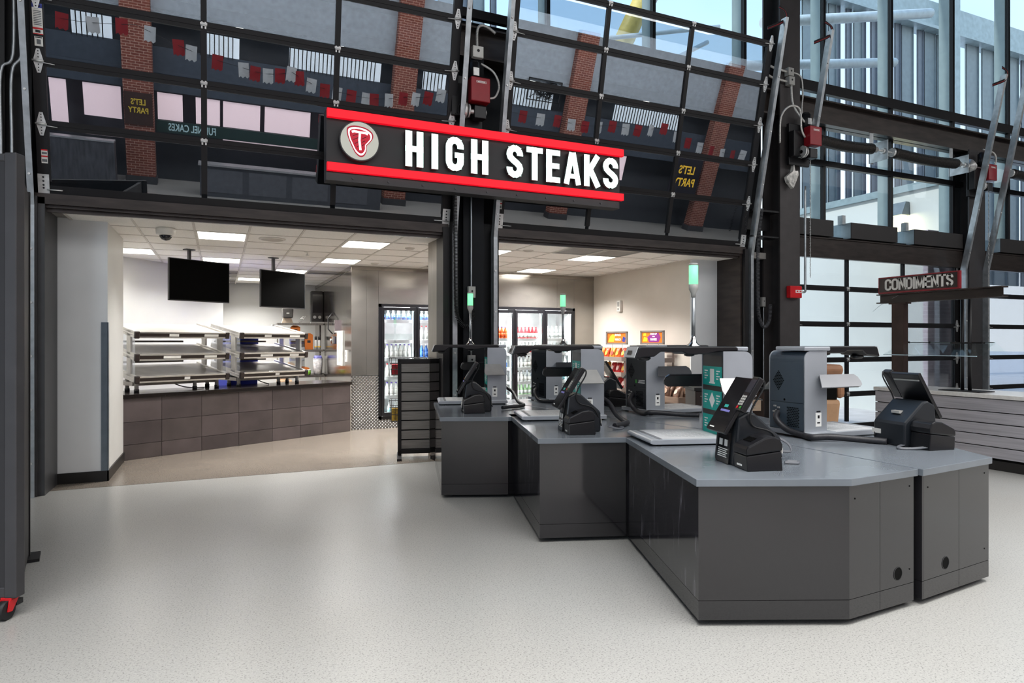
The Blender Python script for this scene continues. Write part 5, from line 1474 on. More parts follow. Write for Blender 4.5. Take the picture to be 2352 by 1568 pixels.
a = MB(); a.box(D0, DX1, 0.72, 0.75, FZ0, FZ1); a.box(D0 - 0.03, D0, 0.06, 0.75, FZ0, FZ1); a.box(DX1, DX1 + 0.03, 0.06, 0.75, FZ0, FZ1); a.box(D0, DX1, 0.06, 0.75, FZ1, FZ1 + 0.03); a.box(D0, DX1, 0.06, 0.75, FZ0 - 0.03, FZ0)
a.build('liner', INT, t)
for k in range(1, ND + 1):
    a = MB(); a.box(D0 + DP * k - 0.05, D0 + DP * k - 0.03, 0.065, 0.09, FZ0 + 0.1, FZ1 - 0.1); a.build('led_strip', LED, t)
a = MB(); a.box(D0 + 0.015, D0 + 0.03, 0.065, 0.09, FZ0 + 0.1, FZ1 - 0.1); a.build('led_strip', LED, t)
SHZ = [0.26, 0.57, 0.92, 1.27, 1.60, 1.98]
WIRE = mat('shelf_wire', 'c9cbcc', 0.4, 0.5)
for k in (0, 1, 3, 4, 5):
    for z in (SHZ if k < 2 else [0.26, 0.50, 0.765, 1.05, 1.345, 1.64, 1.98][:6 if k > 2 else 7]):
        a = MB(); a.box(D0 + DP * k + 0.03, D0 + DP * (k + 1) - 0.03, 0.10, 0.6, z - 0.02, z - 0.008); a.box(D0 + DP * k + 0.03, D0 + DP * (k + 1) - 0.03, 0.095, 0.105, z - 0.03, z + 0.025); a.build('shelf', WIRE, t)
    area('cooler_lamp', (CX0 + D0 + DP * (k + 0.5), CY + 0.13, 2.2), 0.5, 16, (0.96, 0.99, 1.0), (R(-25), 0, 0), sy=0.08)
    area('cooler_strip', (CX0 + D0 + DP * k + 0.04, CY + 0.075, 1.2), 0.05, 11, (0.96, 0.99, 1.0), (R(90), 0, R(-25)), sy=1.9)
    area('cooler_strip', (CX0 + D0 + DP * (k + 1) - 0.04, CY + 0.075, 1.2), 0.05, 11, (0.96, 0.99, 1.0), (R(90), 0, R(25)), sy=1.9)

# bottles: one builder, then copies by the shelf
def bottle(m_body, m_cap, m_lab, h=0.235, r=0.033, name='drink_bottle'):
    a = MB(); hh = h
    a.lathe([(r * 0.9, 0), (r, 0.01), (r, hh * 0.16)], n=10)
    a.mi(2); a.lathe([(r * 1.01, hh * 0.16), (r * 1.01, hh * 0.52)], n=10)
    a.mi(0); a.lathe([(r, hh * 0.52), (r * 0.96, hh * 0.62), (r * 0.55, hh * 0.78), (r * 0.4, hh * 0.86), (r * 0.4, hh * 0.92)], n=10)
    a.mi(1); a.lathe([(r * 0.46, hh * 0.92), (r * 0.46, hh)], n=10)
    return a.build(name, [m_body, m_cap, m_lab])
def bm(nm, c): return mat('drink_' + nm, c, 0.2, noise=0.03)
CL, ORG, RDB, PNK, GRN, DKB, BLW, WHB, PUR, LBL = bm('clear', 'd9dedd'), bm('orange', 'e0581c'), bm('red', 'd0202c'), bm('pink', 'e84a5c'), bm('green', 'a8d8a0'), bm('cola', '3a2420'), bm('blue', '3a6ac0'), bm('white', 'efefec'), bm('purple', '6a52b0'), bm('lightblue', 'a8d8e0')
KIN = {
    'juice': (WHB, PUR, WHB, 'tall white bottle with purple cap'), 'juice2': (WHB, RDB, WHB, 'tall white bottle with red cap'), 'sport': (LBL, WHB, BLW, 'pale blue sports drink bottle'),
    'water': (CL, WHB, LBL, 'clear water bottle'), 'orange': (ORG, PUR, ORG, 'orange soda bottle'), 'red': (RDB, RDB, WHB, 'red labelled soda bottle'), 'pink': (CL, CL, PNK, 'clear bottle with pink label'),
    'cola': (CL, DKB, WHB, 'white labelled soda bottle with dark cap'), 'green': (GRN, GRN, CL, 'green soda bottle'), 'dblue': (BLW, WHB, BLW, 'blue soda bottle'), 'silver': (CL, CL, CL, 'clear soda bottle')}
PROTO = {}
DOORN = {0: 'leftmost cooler door', 1: 'door by steel jamb', 3: 'door by centre column', 4: 'middle cooler door', 5: 'rightmost cooler door'}
ORD = ['first', 'second', 'third', 'fourth', 'fifth', 'sixth', 'seventh']
ROWN = ['bottom shelf', 'second shelf', 'third shelf', 'fourth shelf', 'fifth shelf', 'top shelf']
def fill(door, row, z, kind, n, h, x_from=0.075, x_to=DP - 0.10, gap=0):
    bd, cp, lb_, lab = KIN[kind]
    for i in range(n):
        x = CX0 + D0 + DP * door + x_from + (x_to - x_from) * i / max(1, n - 1)
        key = (kind, h)
        loc = (x, CY + 0.16 + random.uniform(-0.004, 0.004), z)
        if key not in PROTO:
            o = bottle(bd, cp, lb_, h, 0.039); PROTO[key] = o; o.location = loc
        else: o = share(PROTO[key], loc)
        tag(o, '%s, %s on %s, %s' % (lab, ORD[i], ROWN[row], DOORN[door]), 'bottle', '%s bottles, %s, %s' % (kind, ROWN[row], DOORN[door]))
for row, (kind, n, h) in enumerate((('water', 5, 0.2), ('juice', 7, 0.27), ('juice2', 7, 0.27), ('juice', 7, 0.28), (None, 0, 0), ('sport', 6, 0.2))):
    if kind: fill(0, row, SHZ[row], kind, n, h)
for row, (kind, n, h) in enumerate(((None, 0, 0), (None, 0, 0), ('juice', 4, 0.26), ('dblue', 4, 0.28), ('juice2', 4, 0.3), ('sport', 4, 0.2))):
    if kind: fill(1, row, SHZ[row], kind, n, h, 0.06, 0.33)
S2 = [0.26, 0.50, 0.765, 1.05, 1.345, 1.64]
for row, (kind, n, h) in enumerate((('silver', 4, 0.2), ('water', 4, 0.22), ('cola', 3, 0.22), ('sport', 3, 0.24), ('silver', 4, 0.24), ('orange', 5, 0.26))):
    fill(3, row, S2[row], kind, n, h, 0.24, DP - 0.12)
for row, (kind, n, h) in enumerate((('silver', 6, 0.2), ('green', 7, 0.22), ('cola', 7, 0.24), ('cola', 7, 0.25), ('pink', 7, 0.24), ('red', 7, 0.26))):
    fill(4, row, S2[row], kind, n, h)
for row, (kind, n, h) in enumerate((('green', 6, 0.2), ('silver', 6, 0.22), ('water', 6, 0.24), ('silver', 6, 0.25), ('water', 6, 0.24), ('silver', 6, 0.28))):
    fill(5, row, S2[row], kind, n, h)
# fittings on the stainless side wall
def onwall(name, label, cat, y, z, fn):
    t = thing(name, label, cat, (CX0 - 0.001, y, z)); fn(t); return t
def f_(t):
    a = MB(); a.box(-0.03, 0, -0.28, 0.28, -0.32, 0.36); a.build('frame', WPL, t, bevel=0.006)
    a = MB(); a.box(-0.034, -0.03, -0.15, 0.15, -0.24, 0.27); a.build('panel', mat('pane_white', 'c9c6c0', 0.25), t)
onwall('wall_panel', 'tall white framed panel on the stainless side wall of the walk-in', 'panel', 4.95, 1.45, f_)
def f_(t):
    a = MB(); a.box(-0.02, 0, -0.08, 0.08, -0.11, 0.11); a.build('plate', WPL, t)
    a = MB(); a.box(-0.024, -0.02, -0.03, 0.03, -0.07, -0.01); a.box(-0.024, -0.02, -0.03, 0.03, 0.02, 0.08); a.build('switch', GPL, t)
onwall('switch_plate', 'white switch plate on the stainless side wall near its corner', 'switch', 4.3, 1.33, f_)
def f_(t):
    a = MB(); a.tube([(-0.02, 0.25, 0.22), (-0.1, 0.3, 0.1), (-0.1, 0.3, -0.12), (-0.02, 0.25, -0.22)], 0.014, 8); a.build('pull', BPL, t)
    a = MB(); a.box(-0.05, 0, -0.12, 0.1, -0.05, 0.0); a.box(-0.07, 0, -0.35, -0.25, -0.2, 0.05); a.build('latch', CHR, t)
onwall('door_latch', 'black pull handle and chrome latch on the stainless side wall', 'handle', 5.6, 1.98, f_)
def f_(t):
    a = MB(); a.box(-0.06, 0, -0.1, 0.1, -0.08, 0.08); a.build('body', CHR, t, bevel=0.01)
    a = MB(); a.cyl((-0.09, 0, 0), (-0.05, 0, 0), 0.03, n=14); a.build('valve', GPL, t)
onwall('hinge_block', 'chrome hinge block on the stainless side wall above the white panel', 'hinge', 5.7, 1.63, f_)

# ------------------------------------------------------------------ slatted display, basket, smoked screen
GD = R(-14)
t = thing('slatwall_display', 'free standing display with grey horizontal slats in a black frame', 'display', (2.245, 0.74, 0), GD)
gx = 0.62
a = MB(); a.box(0, 0.05, -0.03, 0.05, 0.03, 1.36); a.box(gx - 0.05, gx, -0.03, 0.05, 0.03, 1.36); a.box(0, gx, -0.03, 0.05, 1.30, 1.36); a.box(0, gx, -0.03, 0.05, 0.05, 0.11); a.build('frame', BLK, t, bevel=0.004)
SLT = mat('grey_slat', '8b8784', 0.45, noise=0.08, scale=4, stretch=(1, 1, 12))
nz = 9
for k in range(nz):
    z0 = 0.11 + (1.30 - 0.11) / nz * k
    a = MB(); a.box(0.05, gx - 0.05, -0.012, 0.012, z0 + 0.008, z0 + (1.30 - 0.11) / nz - 0.008); a.build('slat', SLT, t)
a = MB(); a.box(0.05, gx - 0.05, 0.012, 0.02, 0.11, 1.30); a.build('backer', VOID, t)
for x in (0.02, gx - 0.02):
    a = MB(); a.box(x - 0.03, x + 0.03, -0.32, 0.26, 0.0, 0.03); a.build('foot', BLK, t)
def basket(label, u, z, zz, content):
    t = thing('wire_basket', label, 'basket', (2.245 + u * math.cos(GD), 0.78 + u * math.sin(GD) + 0.02, z), GD)
    a = MB(); W, Dd, Hh = 0.52, 0.3, zz
    for q in range(4):
        z1 = Hh * q / 3; i = 0.03 * (1 - q / 3)
        a.tube([(i, i, z1), (W - i, i, z1), (W - i, Dd - i, z1), (i, Dd - i, z1), (i, i, z1)], 0.005, 5)
    for q in range(9):
        x = 0.03 + (W - 0.06) * q / 8
        a.tube([(x, 0, Hh), (x, 0.03, 0), (x, Dd - 0.03, 0), (x, Dd, Hh)], 0.003, 4)
    for q in range(5):
        y = 0.03 + (Dd - 0.06) * q / 4
        a.tube([(0, y, Hh), (0.03, y, 0), (W - 0.03, y, 0), (W, y, Hh)], 0.003, 4)
    a.build('wire_frame', BPL, t)
    a = MB(); a.box(0.03, 0.17, 0.06, 0.2, 0.01, Hh * 0.62); a.build('contents', content, t)
    return t
basket('black wire basket holding a red packet, hung at the top back of the slatted display', -0.10, 1.13, 0.24, mat('red_packet', 'b01c28', 0.5, noise=0.2, scale=20))
basket('black wire basket with yellow packets, low behind the slatted display', -0.10, 0.48, 0.30, mat('yellow_packet', 'c9a640', 0.5, noise=0.3, scale=20))
t = thing('smoked_screen', 'smoked acrylic screen standing on edge in front of the slatted display', 'screen', (2.63, 0.47, 0), R(-88))
a = MB(); a.box(0, 0.36, -0.004, 0.004, 0.0, 1.38); a.build('sheet', glass_mat('smoked_acrylic', (0.38, 0.37, 0.37), 0.05), t)
a = MB(); a.box(0.34, 0.36, -0.012, 0.012, 0, 0.03); a.box(0.0, 0.02, -0.012, 0.012, 0, 0.03); a.build('foot_clip', GPL, t)

# ------------------------------------------------------------------ snack corner
def wallsensor():
    t = thing('wall_sensor', 'small white sensor box high on the white wall over the snack racks', 'sensor', (7.249, 2.78, 2.3))
    a = MB(); a.box(-0.06, 0, -0.06, 0.06, -0.11, 0.11); a.build('housing', WPL, t, bevel=0.01)
    a = MB(); a.box(-0.064, -0.06, -0.04, 0.03, -0.01, 0.08); a.mi(0); a.box(-0.064, -0.06, -0.03, 0.03, -0.08, -0.04); a.build('grille', GPL, t)
wallsensor()
RK = mat('rack_taupe', '776b64', 0.5, noise=0.06)
BAGM = {k: mat('snack_' + k, c, 0.28, noise=0.25, scale=16, bump=0.4, bscale=25) for k, c in (('orange', 'e0601a'), ('red', 'c22a2c'), ('flame', 'd2421c'), ('lime', '9cb02a'), ('brown', '6e5040'), ('blue', '2c5fb0'), ('gold', 'd98a2a'))}
BAGP = {}
def bagmesh(k):
    if k in BAGP: return BAGP[k].data
    a = MB(); w, h, d = 0.075, 0.11, 0.035; n = 6; vs = []
    for j in range(n + 1):
        v = j / n; th = d * (math.sin(math.pi * min(1, max(0, v))) ** 0.5)
        ww = w * (0.94 + 0.06 * math.cos(2 * math.pi * v))
        for q in range(10):
            ang = 2 * math.pi * q / 10
            vs.append((ww * max(-1, min(1, 1.25 * math.cos(ang))), th * math.sin(ang) * (1 + 0.15 * math.sin(7 * v + q)) + 0.001, h * 2 * v))
    fs = [(j * 10 + q, j * 10 + (q + 1) % 10, (j + 1) * 10 + (q + 1) % 10, (j + 1) * 10 + q) for j in range(n) for q in range(10)]
    a.add(vs, fs, True)
    a.mi(1); a.prism([(0, h * 0.55), (w * 0.5, h * 0.8), (w * 0.55, h * 1.2), (0, h * 1.45), (-w * 0.5, h * 1.15), (-w * 0.55, h * 0.75)], -d * 1.03, -d * 0.9, 'y')
    o = a.build('chip_bag', [BAGM[k], mat('snack_mark_' + k, {'orange': 'f2a62a', 'red': 'efd0c8', 'flame': 'f0c040', 'lime': 'e04a20', 'brown': 'b79a84', 'blue': 'e8e8f0', 'gold': 'c23020'}[k], 0.35)])
    BAGP[k] = o
    return None
def bag(k, loc, rz, tilt, label, group):
    me = bagmesh(k)
    o = BAGP[k] if me is None else BAGP[k].copy()
    if me is not None: COL.objects.link(o)
    o.location = loc; o.rotation_euler = (tilt, 0, rz); tag(o, label, 'snack', group)
def rack(y0, y1, x, label, rows, topper):
    t = thing('snack_rack', label, 'rack', (x, y0, 0)); L = y1 - y0
    for xx in (0.0, 0.30):
        for yy in (0.0, L - 0.025):
            a = MB(); a.box(xx, xx + 0.025, yy, yy + 0.025, 0, 1.43); a.build('post', RK, t)
    for z in (0.42, 0.70, 0.98, 1.26):
        a = MB(); a.box(-0.06, 0.32, -0.01, L + 0.01, z - 0.012, z); a.box(-0.07, -0.055, -0.01, L + 0.01, z - 0.02, z + 0.055); a.box(-0.07, 0.32, -0.015, 0.0, z - 0.02, z + 0.055); a.box(-0.07, 0.32, L, L + 0.015, z - 0.02, z + 0.055); a.build('shelf_tray', RK, t)
    a = MB(); a.box(0.30, 0.325, 0, L, 1.40, 1.43); a.build('top_rail', RK, t)
    return t
rack(1.95, 2.95, 6.78, 'taupe snack rack with four trays of chip bags beside the left orange header card', None, None)
rack(0.98, 1.42, 6.82, 'narrow taupe snack rack seen through the kiosk below the purple header card', None, None)
for z, kinds, rn in ((1.26, ('orange', 'flame', 'gold', 'orange', 'flame'), 'top tray'), (0.98, ('gold', 'gold', 'red', 'red', 'flame'), 'second tray'), (0.70, ('red', 'red', 'flame', 'red', 'red'), 'third tray'), (0.42, ('lime', 'lime', 'flame', 'lime', 'flame'), 'bottom tray')):
    for i, k in enumerate(kinds):
        bag(k, (6.84 + random.uniform(-0.01, 0.01), 2.84 - i * 0.19, z + 0.01), R(-90) + random.uniform(-0.2, 0.2), R(-14), '%s chip bag, %s from the left, %s, left snack rack' % ({'orange': 'orange', 'flame': 'red orange', 'gold': 'golden', 'red': 'red', 'lime': 'lime green'}[k], ORD[i], rn), 'chip bags on the left snack rack')
for z, k, rn in ((1.26, 'red', 'top tray'), (0.98, 'flame', 'second tray'), (0.70, 'blue', 'third tray')):
    for i in range(2):
        bag(k, (6.88, 1.31 - i * 0.2, z + 0.01), R(-90), R(-12), '%s snack bag at the %s of the %s, narrow rack behind the kiosk' % ({'red': 'red', 'flame': 'red orange', 'blue': 'blue'}[k], ('left', 'right')[i], rn), 'snack bags on the narrow rack')
def topper(y, z, x, label, bg, words, sub):
    t = thing('rack_header', label, 'sign', (x, y, z), R(-68))
    a = MB(); a.box(-0.235, 0.235, -0.02, 0.015, 0, 0.03); a.box(-0.235, 0.235, -0.02, 0.015, 0.21, 0.24); a.box(-0.235, -0.205, -0.02, 0.015, 0, 0.24); a.box(0.205, 0.235, -0.02, 0.015, 0, 0.24); a.build('frame', RK, t)
    a = MB(); a.box(-0.205, 0.205, -0.008, 0.0, 0.03, 0.21); a.build('card', bg, t)
    a = MB()
    if sub:
        a.prism([(-0.1, 0.12), (0.0, 0.2), (0.13, 0.2), (0.17, 0.12), (0.13, 0.04), (-0.06, 0.04)], -0.0095, -0.008, 'y'); a.mi(1); a.prism([(-0.19, 0.05), (-0.10, 0.05), (-0.09, 0.11), (-0.16, 0.13)], -0.0095, -0.008, 'y')
        a.prism([(-0.18, 0.15), (-0.12, 0.15), (-0.12, 0.2), (-0.17, 0.19)], -0.0095, -0.008, 'y')
    else:
        a.mi(1); a.prism([(-0.19, 0.05), (-0.06, 0.05), (-0.03, 0.16), (-0.08, 0.2), (-0.14, 0.15)], -0.0095, -0.008, 'y'); a.mi(2); a.prism([(0.12, 0.06), (0.18, 0.04), (0.2, 0.12), (0.15, 0.15)], -0.0095, -0.008, 'y')
    a.build('card_art', [PUP, YLP, mat('blue_print', '27348a', 0.5)], t)
    for wd, zz, sz in words: text('lettering', wd, sz, (0.03, -0.010, zz), (R(90), 0, 0), WHP, t, 0.8, 0.002)
    for x_ in (-0.1, 0.12):
        a = MB(); a.cyl((x_, 0, -0.12), (x_, 0, 0.0), 0.004, n=6); a.build('stem', RK, t)
topper(2.16, 1.545, 6.75, 'orange framed header card above the left snack rack', ORP, (('SNACK', 0.175, 0.052), ('FIERCE', 0.09, 0.052)), False)
topper(1.20, 1.55, 6.85, 'purple framed header card above the narrow snack rack', ORP, (('PAIR UP', 0.178, 0.045), ('YOUR', 0.135, 0.022), ('FAVES', 0.085, 0.058)), True)
t = thing('snack_bin', 'brown wooden bin with a high back behind the kiosks, full of brown chip bags', 'bin', (6.72, 0.32, 0), 0)
WD = mat('bin_brown', '6e5a4c', 0.5, noise=0.12, scale=3, stretch=(1, 1, 10))
a = MB(); a.box(0, 0.45, 0, 0.80, 0.04, 0.66); a.build('box', WD, t)
a = MB(); a.box(-0.02, 0.0, -0.01, 0.81, 0.60, 0.70); a.box(-0.02, 0.47, -0.02, 0.0, 0.60, 0.70); a.box(-0.02, 0.47, 0.80, 0.82, 0.60, 0.70); a.build('rim', WD, t)
a = MB(); a.box(0.40, 0.45, 0, 0.80, 0.66, 0.98); a.build('high_back', WD, t)
for i in range(6):
    bag('brown', (6.80 + 0.14 * (i % 2), 1.04 - i * 0.13, 0.665), R(-90) + random.uniform(-0.5, 0.5), R(-25) + random.uniform(-0.2, 0.2), 'brown chip bag, %s from the left in the wooden bin behind the kiosks' % ORD[i], 'brown chip bags in the wooden bin')

# ------------------------------------------------------------------ condiment station
CF = 8.78
t = thing('condiment_counter', 'condiment counter with a pale stone top and grey horizontal boards', 'counter', (CF, 0, 0))
y0, y1 = -6.4, -1.60
a = MB(); a.box(0.02, 0.75, y0, y1 + 0.0, 0.12, 0.885); a.build('carcass', VOID, t)
a = MB(); a.box(-0.03, 0.82, y0 - 0.02, y1 + 0.03, 0.89, 0.94); a.build('countertop', mat('pale_quartz', 'dcdad6', 0.18, noise=0.04, scale=25), t, bevel=0.004)
BRD = mat('grey_board', 'aaa8ae', 0.4, noise=0.10, scale=3, stretch=(1, 0.4, 14))
zs = [0.145, 0.288, 0.432, 0.576, 0.72, 0.885]
for k in range(5):
    a = MB(); a.box(0, 0.02, y0, y1, zs[k] + 0.006, zs[k + 1] - 0.006); a.build('board', BRD, t)
    a = MB(); a.box(0.0, 0.75, y1, y1 + 0.02, zs[k] + 0.006, zs[k + 1] - 0.006); a.build('board', BRD, t)
a = MB(); a.box(0.03, 0.72, y0, y1 - 0.02, 0.0, 0.12); a.build('kick_plate', mat('kick_dark', '1d1b1b', 0.5), t)
t = thing('sneeze_guard', 'clear sneeze guard on twin black posts over the condiment counter', 'sneeze guard', (8.98, 0, 0.94))
for y in (-2.64, -2.735):
    a = MB(); a.cyl((0.08, y, 0), (0.08, y, 1.22), 0.022, n=14); a.build('post', BLK, t)
a = MB(); a.box(-0.08, 0.24, -2.95, -2.42, 0, 0.012); a.build('base_plate', BLK, t)
SNG = glass_mat('sneeze_glass', (0.97, 0.99, 0.99), 0.02, graze=0.12)
a = MB(); a.prism([(-0.22, 0.475), (0.16, 0.645), (0.166, 0.637), (-0.214, 0.467)], -3.0, -1.72, 'y'); a.build('glass_top', SNG, t)
a = MB(); a.prism([(-2.40, 0.648), (-3.0, 0.648), (-3.16, 0.49), (-2.95, 0.47), (-2.6, 0.47)], 0.165, 0.171, 'x'); a.build('glass_end', SNG, t)
a = MB(); a.box(-0.224, -0.216, -3.0, -1.72, 0.466, 0.476); a.box(0.158, 0.168, -3.0, -1.72, 0.640, 0.648); a.build('glass_edge', mat('glass_edge', 'c4dce6', 0.2), t)
a = MB(); a.box(0.14, 0.18, -2.98, -1.74, 0.645, 0.653); a.box(0.05, 0.12, -2.9, -2.5, 0.63, 0.645); a.build('top_bar', BLK, t)
a = MB()
for y in (-1.85, -2.15, -2.5, -2.85): a.cyl((0.15, y, 0.635), (0.15, y, 0.662), 0.012, n=8)
a.build('clamp', BLK, t)
t = thing('condiment_beam', 'dark steel I beam shelf carrying the CONDIMENTS sign', 'beam', (8.95, 0, 0))
a = MB(); a.box(-0.006, 0.006, -3.2, -1.535, 2.165, 2.29); a.box(-0.07, 0.07, -3.22, -1.52, 2.278, 2.295); a.box(-0.07, 0.07, -3.22, -1.52, 2.158, 2.175); a.build('i_beam', BRN, t)
a = MB(); a.box(-0.04, 0.06, -1.92, -1.74, 0.94, 2.16); a.box(-0.05, 0.07, -1.96, -1.70, 2.14, 2.158); a.build('post', mat('rust_post', '3a2a26', 0.4, 0.3, noise=0.2, scale=4), t)
t = thing('condiments_sign', 'red framed black CONDIMENTS sign standing on the steel beam', 'sign', (8.875, 0, 2.297))
a = MB(); a.box(0.0, 0.04, -2.72, -1.555, 0.0, 0.24); a.build('red_frame', mat('frame_red', '8a1e28', 0.35), t, bevel=0.004)
a = MB(); a.box(-0.004, 0.0, -2.69, -1.575, 0.022, 0.222); a.build('black_face', mat('sign_black', '2a211f', 0.3, noise=0.3, scale=2), t)
LW = mat('sign_cream', 'e6e3dc', 0.45)
MXS = Matrix(((0, 1, 0, 0), (-1, 0, 0, 0), (0, 0, 1, 0), (0, 0, 0, 1)))   # letters run along -y, face -x
seq = (('C', 0.1), ('O', 0.1), ('N', 0.1), ('D', 0.1), ('I', 0.032), ('M', 0.125), ('E', 0.082), ('N', 0.1), ('T', 0.092), ('S', 0.092))
tot = sum(w for _, w in seq); gap = (0.975 - tot) / 9; y = -1.665
for ch, w in seq:
    mx = Matrix.Translation((-0.004, y, 0.042)) @ MXS
    a = MB()
    for pts, sw in glyph(ch, w, 0.165, 0.027): a.ribbon(pts, sw, -0.006, 0.0, mx)
    a.build('letter', LW, t, flat=True); y -= w + gap
hose('guy_wire', 'thin wire running from the left past the condiment beam', [(9.5, -1.0, 2.08), (9.0, -1.55, 2.17), (8.95, -1.9, 2.3)], 0.003, GALV, 'wire')

# ------------------------------------------------------------------ tan bin and dark cart behind the front kiosks
TAN = mat('tan_plastic', 'b08a68', 0.5, noise=0.06)
t = thing('litter_bin', 'tan plastic litter bin with a hooded top behind the daylit blue grey kiosk', 'bin', (6.23, -2.60, 0), R(-24))
a = MB(); w = 0.36
vs = [(-w * .78, -w * .78, 0), (w * .78, -w * .78, 0), (w * .78, w * .78, 0), (-w * .78, w * .78, 0), (-w, -w, 0.95), (w, -w, 0.95), (w, w, 0.95), (-w, w, 0.95)]
a.add(vs, [(3, 2, 1, 0), (4, 5, 6, 7), (0, 1, 5, 4), (1, 2, 6, 5), (2, 3, 7, 6), (3, 0, 4, 7)]); a.build('body', TAN, t, bevel=0.05)
a = MB()
a.box(-0.42, -0.30, -0.36, 0.36, 0.96, 1.24); a.box(0.30, 0.42, -0.36, 0.36, 0.96, 1.24); a.box(-0.40, 0.40, -0.36, 0.36, 1.22, 1.34); a.build('hood', mat('tan_hood', '9a6e50', 0.45, noise=0.08), t, bevel=0.05)
a = MB(); a.box(-0.30, 0.30, -0.34, 0.34, 0.95, 1.22); a.build('opening', VOID, t)
t.scale = (0.78, 0.78, 1.0)
t = thing('dark_cart', 'dark brown cart with a paper notice behind the nearest screen', 'cart', (6.33, -1.42, 0), R(-24))
a = MB(); a.box(-0.65, 0.25, -0.25, 0.25, 0.0, 0.96); a.build('cabinet', mat('cart_brown', '2e211c', 0.45, noise=0.15), t, bevel=0.01)
a = MB(); a.box(-0.67, 0.27, -0.27, 0.27, 0.96, 1.0); a.build('top', BLK, t)
a = MB(); a.box(0.02, 0.2, -0.2535, -0.25, 0.70, 0.86); n_ = a.build('paper_notice', mat('notice_paper', 'd8bfa6', 0.8), t)
a = MB()
for q in range(4): a.box(0.045, 0.13, -0.2545, -0.2535, 0.735 + q * 0.03, 0.74 + q * 0.03)
tag(a.build('notice_lines', BACKG, n_), kind='stuff')
a = MB(); a.tube([(-0.6, -0.3, 0.9), (-0.3, -0.34, 0.88), (0.2, -0.3, 0.85)], 0.01, 6); a.build('rail', CHR, t)

# ------------------------------------------------------------------ outside: pale wall, sconce, brick pier, louvre screen, crane
a = MB(); a.box(14.3, 14.8, 0.55, 30, -0.05, 5.0)
struct('wall_outside', a, mat('pale_render', 'e3e8e4', 0.8, noise=0.02, scale=1))
a = MB(); a.box(14.22, 14.86, 0.55, 30, 5.0, 5.16)
struct('trim_14', a, mat('parapet_cap', '93a5aa', 0.4, 0.4))
a = MB(); a.box(13.30, 14.24, 0.62, 0.72, -0.05, 3.9)
struct('pillar_outside', a, brick_mat('outside_brick', 'e6dae2', 'd8ccd4', 'ece2ea'))
t = thing('wall_sconce', 'small grey wedge wall light shining down on the pale outside wall', 'light', (14.29, 1.86, 4.64))
a = MB(); a.prism([(0.0, -0.17), (0.0, 0.13), (-0.12, 0.13), (-0.26, -0.17)], -0.16, 0.16, 'y', Matrix.Identity(4)); a.build('housing', mat('sconce_grey', '7f8a90', 0.4, 0.3), t)
a = MB(); a.box(-0.2, -0.02, -0.12, 0.12, -0.178, -0.171); a.build('lamp', emis('sconce_lamp', 'ffe9a8', 5.0), t)
area('sconce_light', (14.1, 1.86, 4.42), 0.18, 10, (1.0, 0.86, 0.45), (0, R(-25), 0))
t = thing('louvre_screen', 'tall screen of grey folded metal slats outside the upper windows', 'screen', (0, 6.0, 0))
LV = [mat('louvre_grey', '98a3a8', 0.5, 0.1, noise=0.04), mat('louvre_shade', '868d98', 0.5, 0.1, noise=0.04)]
sl = [(12.19, 12.31, 1), (12.42, 12.86, 0), (13.0, 13.18, 0), (13.27, 13.5, 0), (13.5, 13.63, 1), (13.87, 14.02, 1), (14.14, 14.4, 0), (14.4, 14.52, 1), (14.75, 14.93, 1), (14.98, 15.3, 0), (15.63, 15.81, 1), (15.88, 16.29, 0), (16.51, 16.70, 1), (16.77, 17.17, 0), (17.25, 17.6, 0), (17.7, 18.0, 1), (18.5, 19.0, 0), (19.2, 19.7, 0), (19.76, 20.3, 0), (20.38, 20.84, 0), (21.03, 21.5, 1), (21.6, 22.1, 0), (22.3, 22.7, 1), (3.55, 3.85, 0), (3.98, 4.1, 1), (4.2, 4.42, 0), (4.55, 4.66, 1)]
for x0, x1, s in sl:
    a = MB(); k = 1.269; w = (x1 - x0) * k
    a.box(x0 * k, x1 * k, 0, 0.012, 3.6, 11.9); a.box(x0 * k, x0 * k + 0.012, 0, 0.05, 3.6, 11.9); a.box(x1 * k - 0.012, x1 * k, -0.05, 0.012, 3.6, 11.9)
    a.build('slat', LV[s], t)
a = MB(); a.box(14.5, 32, -0.05, 0.25, 11.9, 12.9); a.box(14.5, 32, -0.3, 0.25, 11.85, 11.95); a.build('top_channel', mat('screen_channel', 'b4c4c8', 0.4, 0.2), t)
a = MB(); a.box(22.0, 22.5, -0.4, -0.1, 3.6, 14.0); a.build('screen_post', mat('screen_channel', 'b4c4c8', 0.4, 0.2), t)
a = MB(); a.box(14.5, 32, -0.08, -0.04, 8.05, 8.10); a.build('tie_rod', GALV, t)
for y_, z0_, z1_, lb in ((3.0, 10.0, 9.3, 'upper pale brace tube outside behind the tall column'), (4.0, 9.4, 8.4, 'lower pale brace tube outside behind the tall column')):
    a = MB(); a.tube([(11.2, y_, z0_ - 1.2), (17.0, y_, z1_ + 0.9)], 0.12, 10); tag(a.build('brace_tube', mat('brace_white', 'd3dde0', 0.4)), lb, 'tube')
for i, (p, q, lb) in enumerate((((9.6, 6, 11.2), (12.6, 6, 11.35), 'topmost pale rod outside against the blue sky'), ((9.0, 6, 9.3), (12.6, 6, 10.3), 'middle pale rod outside against the blue sky'), ((9.8, 6, 8.4), (12.2, 6, 9.8), 'lowest pale rod outside against the blue sky'))):
    a = MB(); a.cyl(p, q, 0.06, n=8); tag(a.build('outside_rod', mat('brace_white', 'd3dde0', 0.4)), lb, 'rod')
t = thing('crane_boom', 'yellow crane boom outside the window against the blue sky', 'crane', (0, 0, 0))
a = MB(); a.tube([(14.2, 14, 12.4), (17.2, 14, 18.4)], 0.42, 4); a.build('boom', mat('crane_yellow', 'd9c06a', 0.5), t)
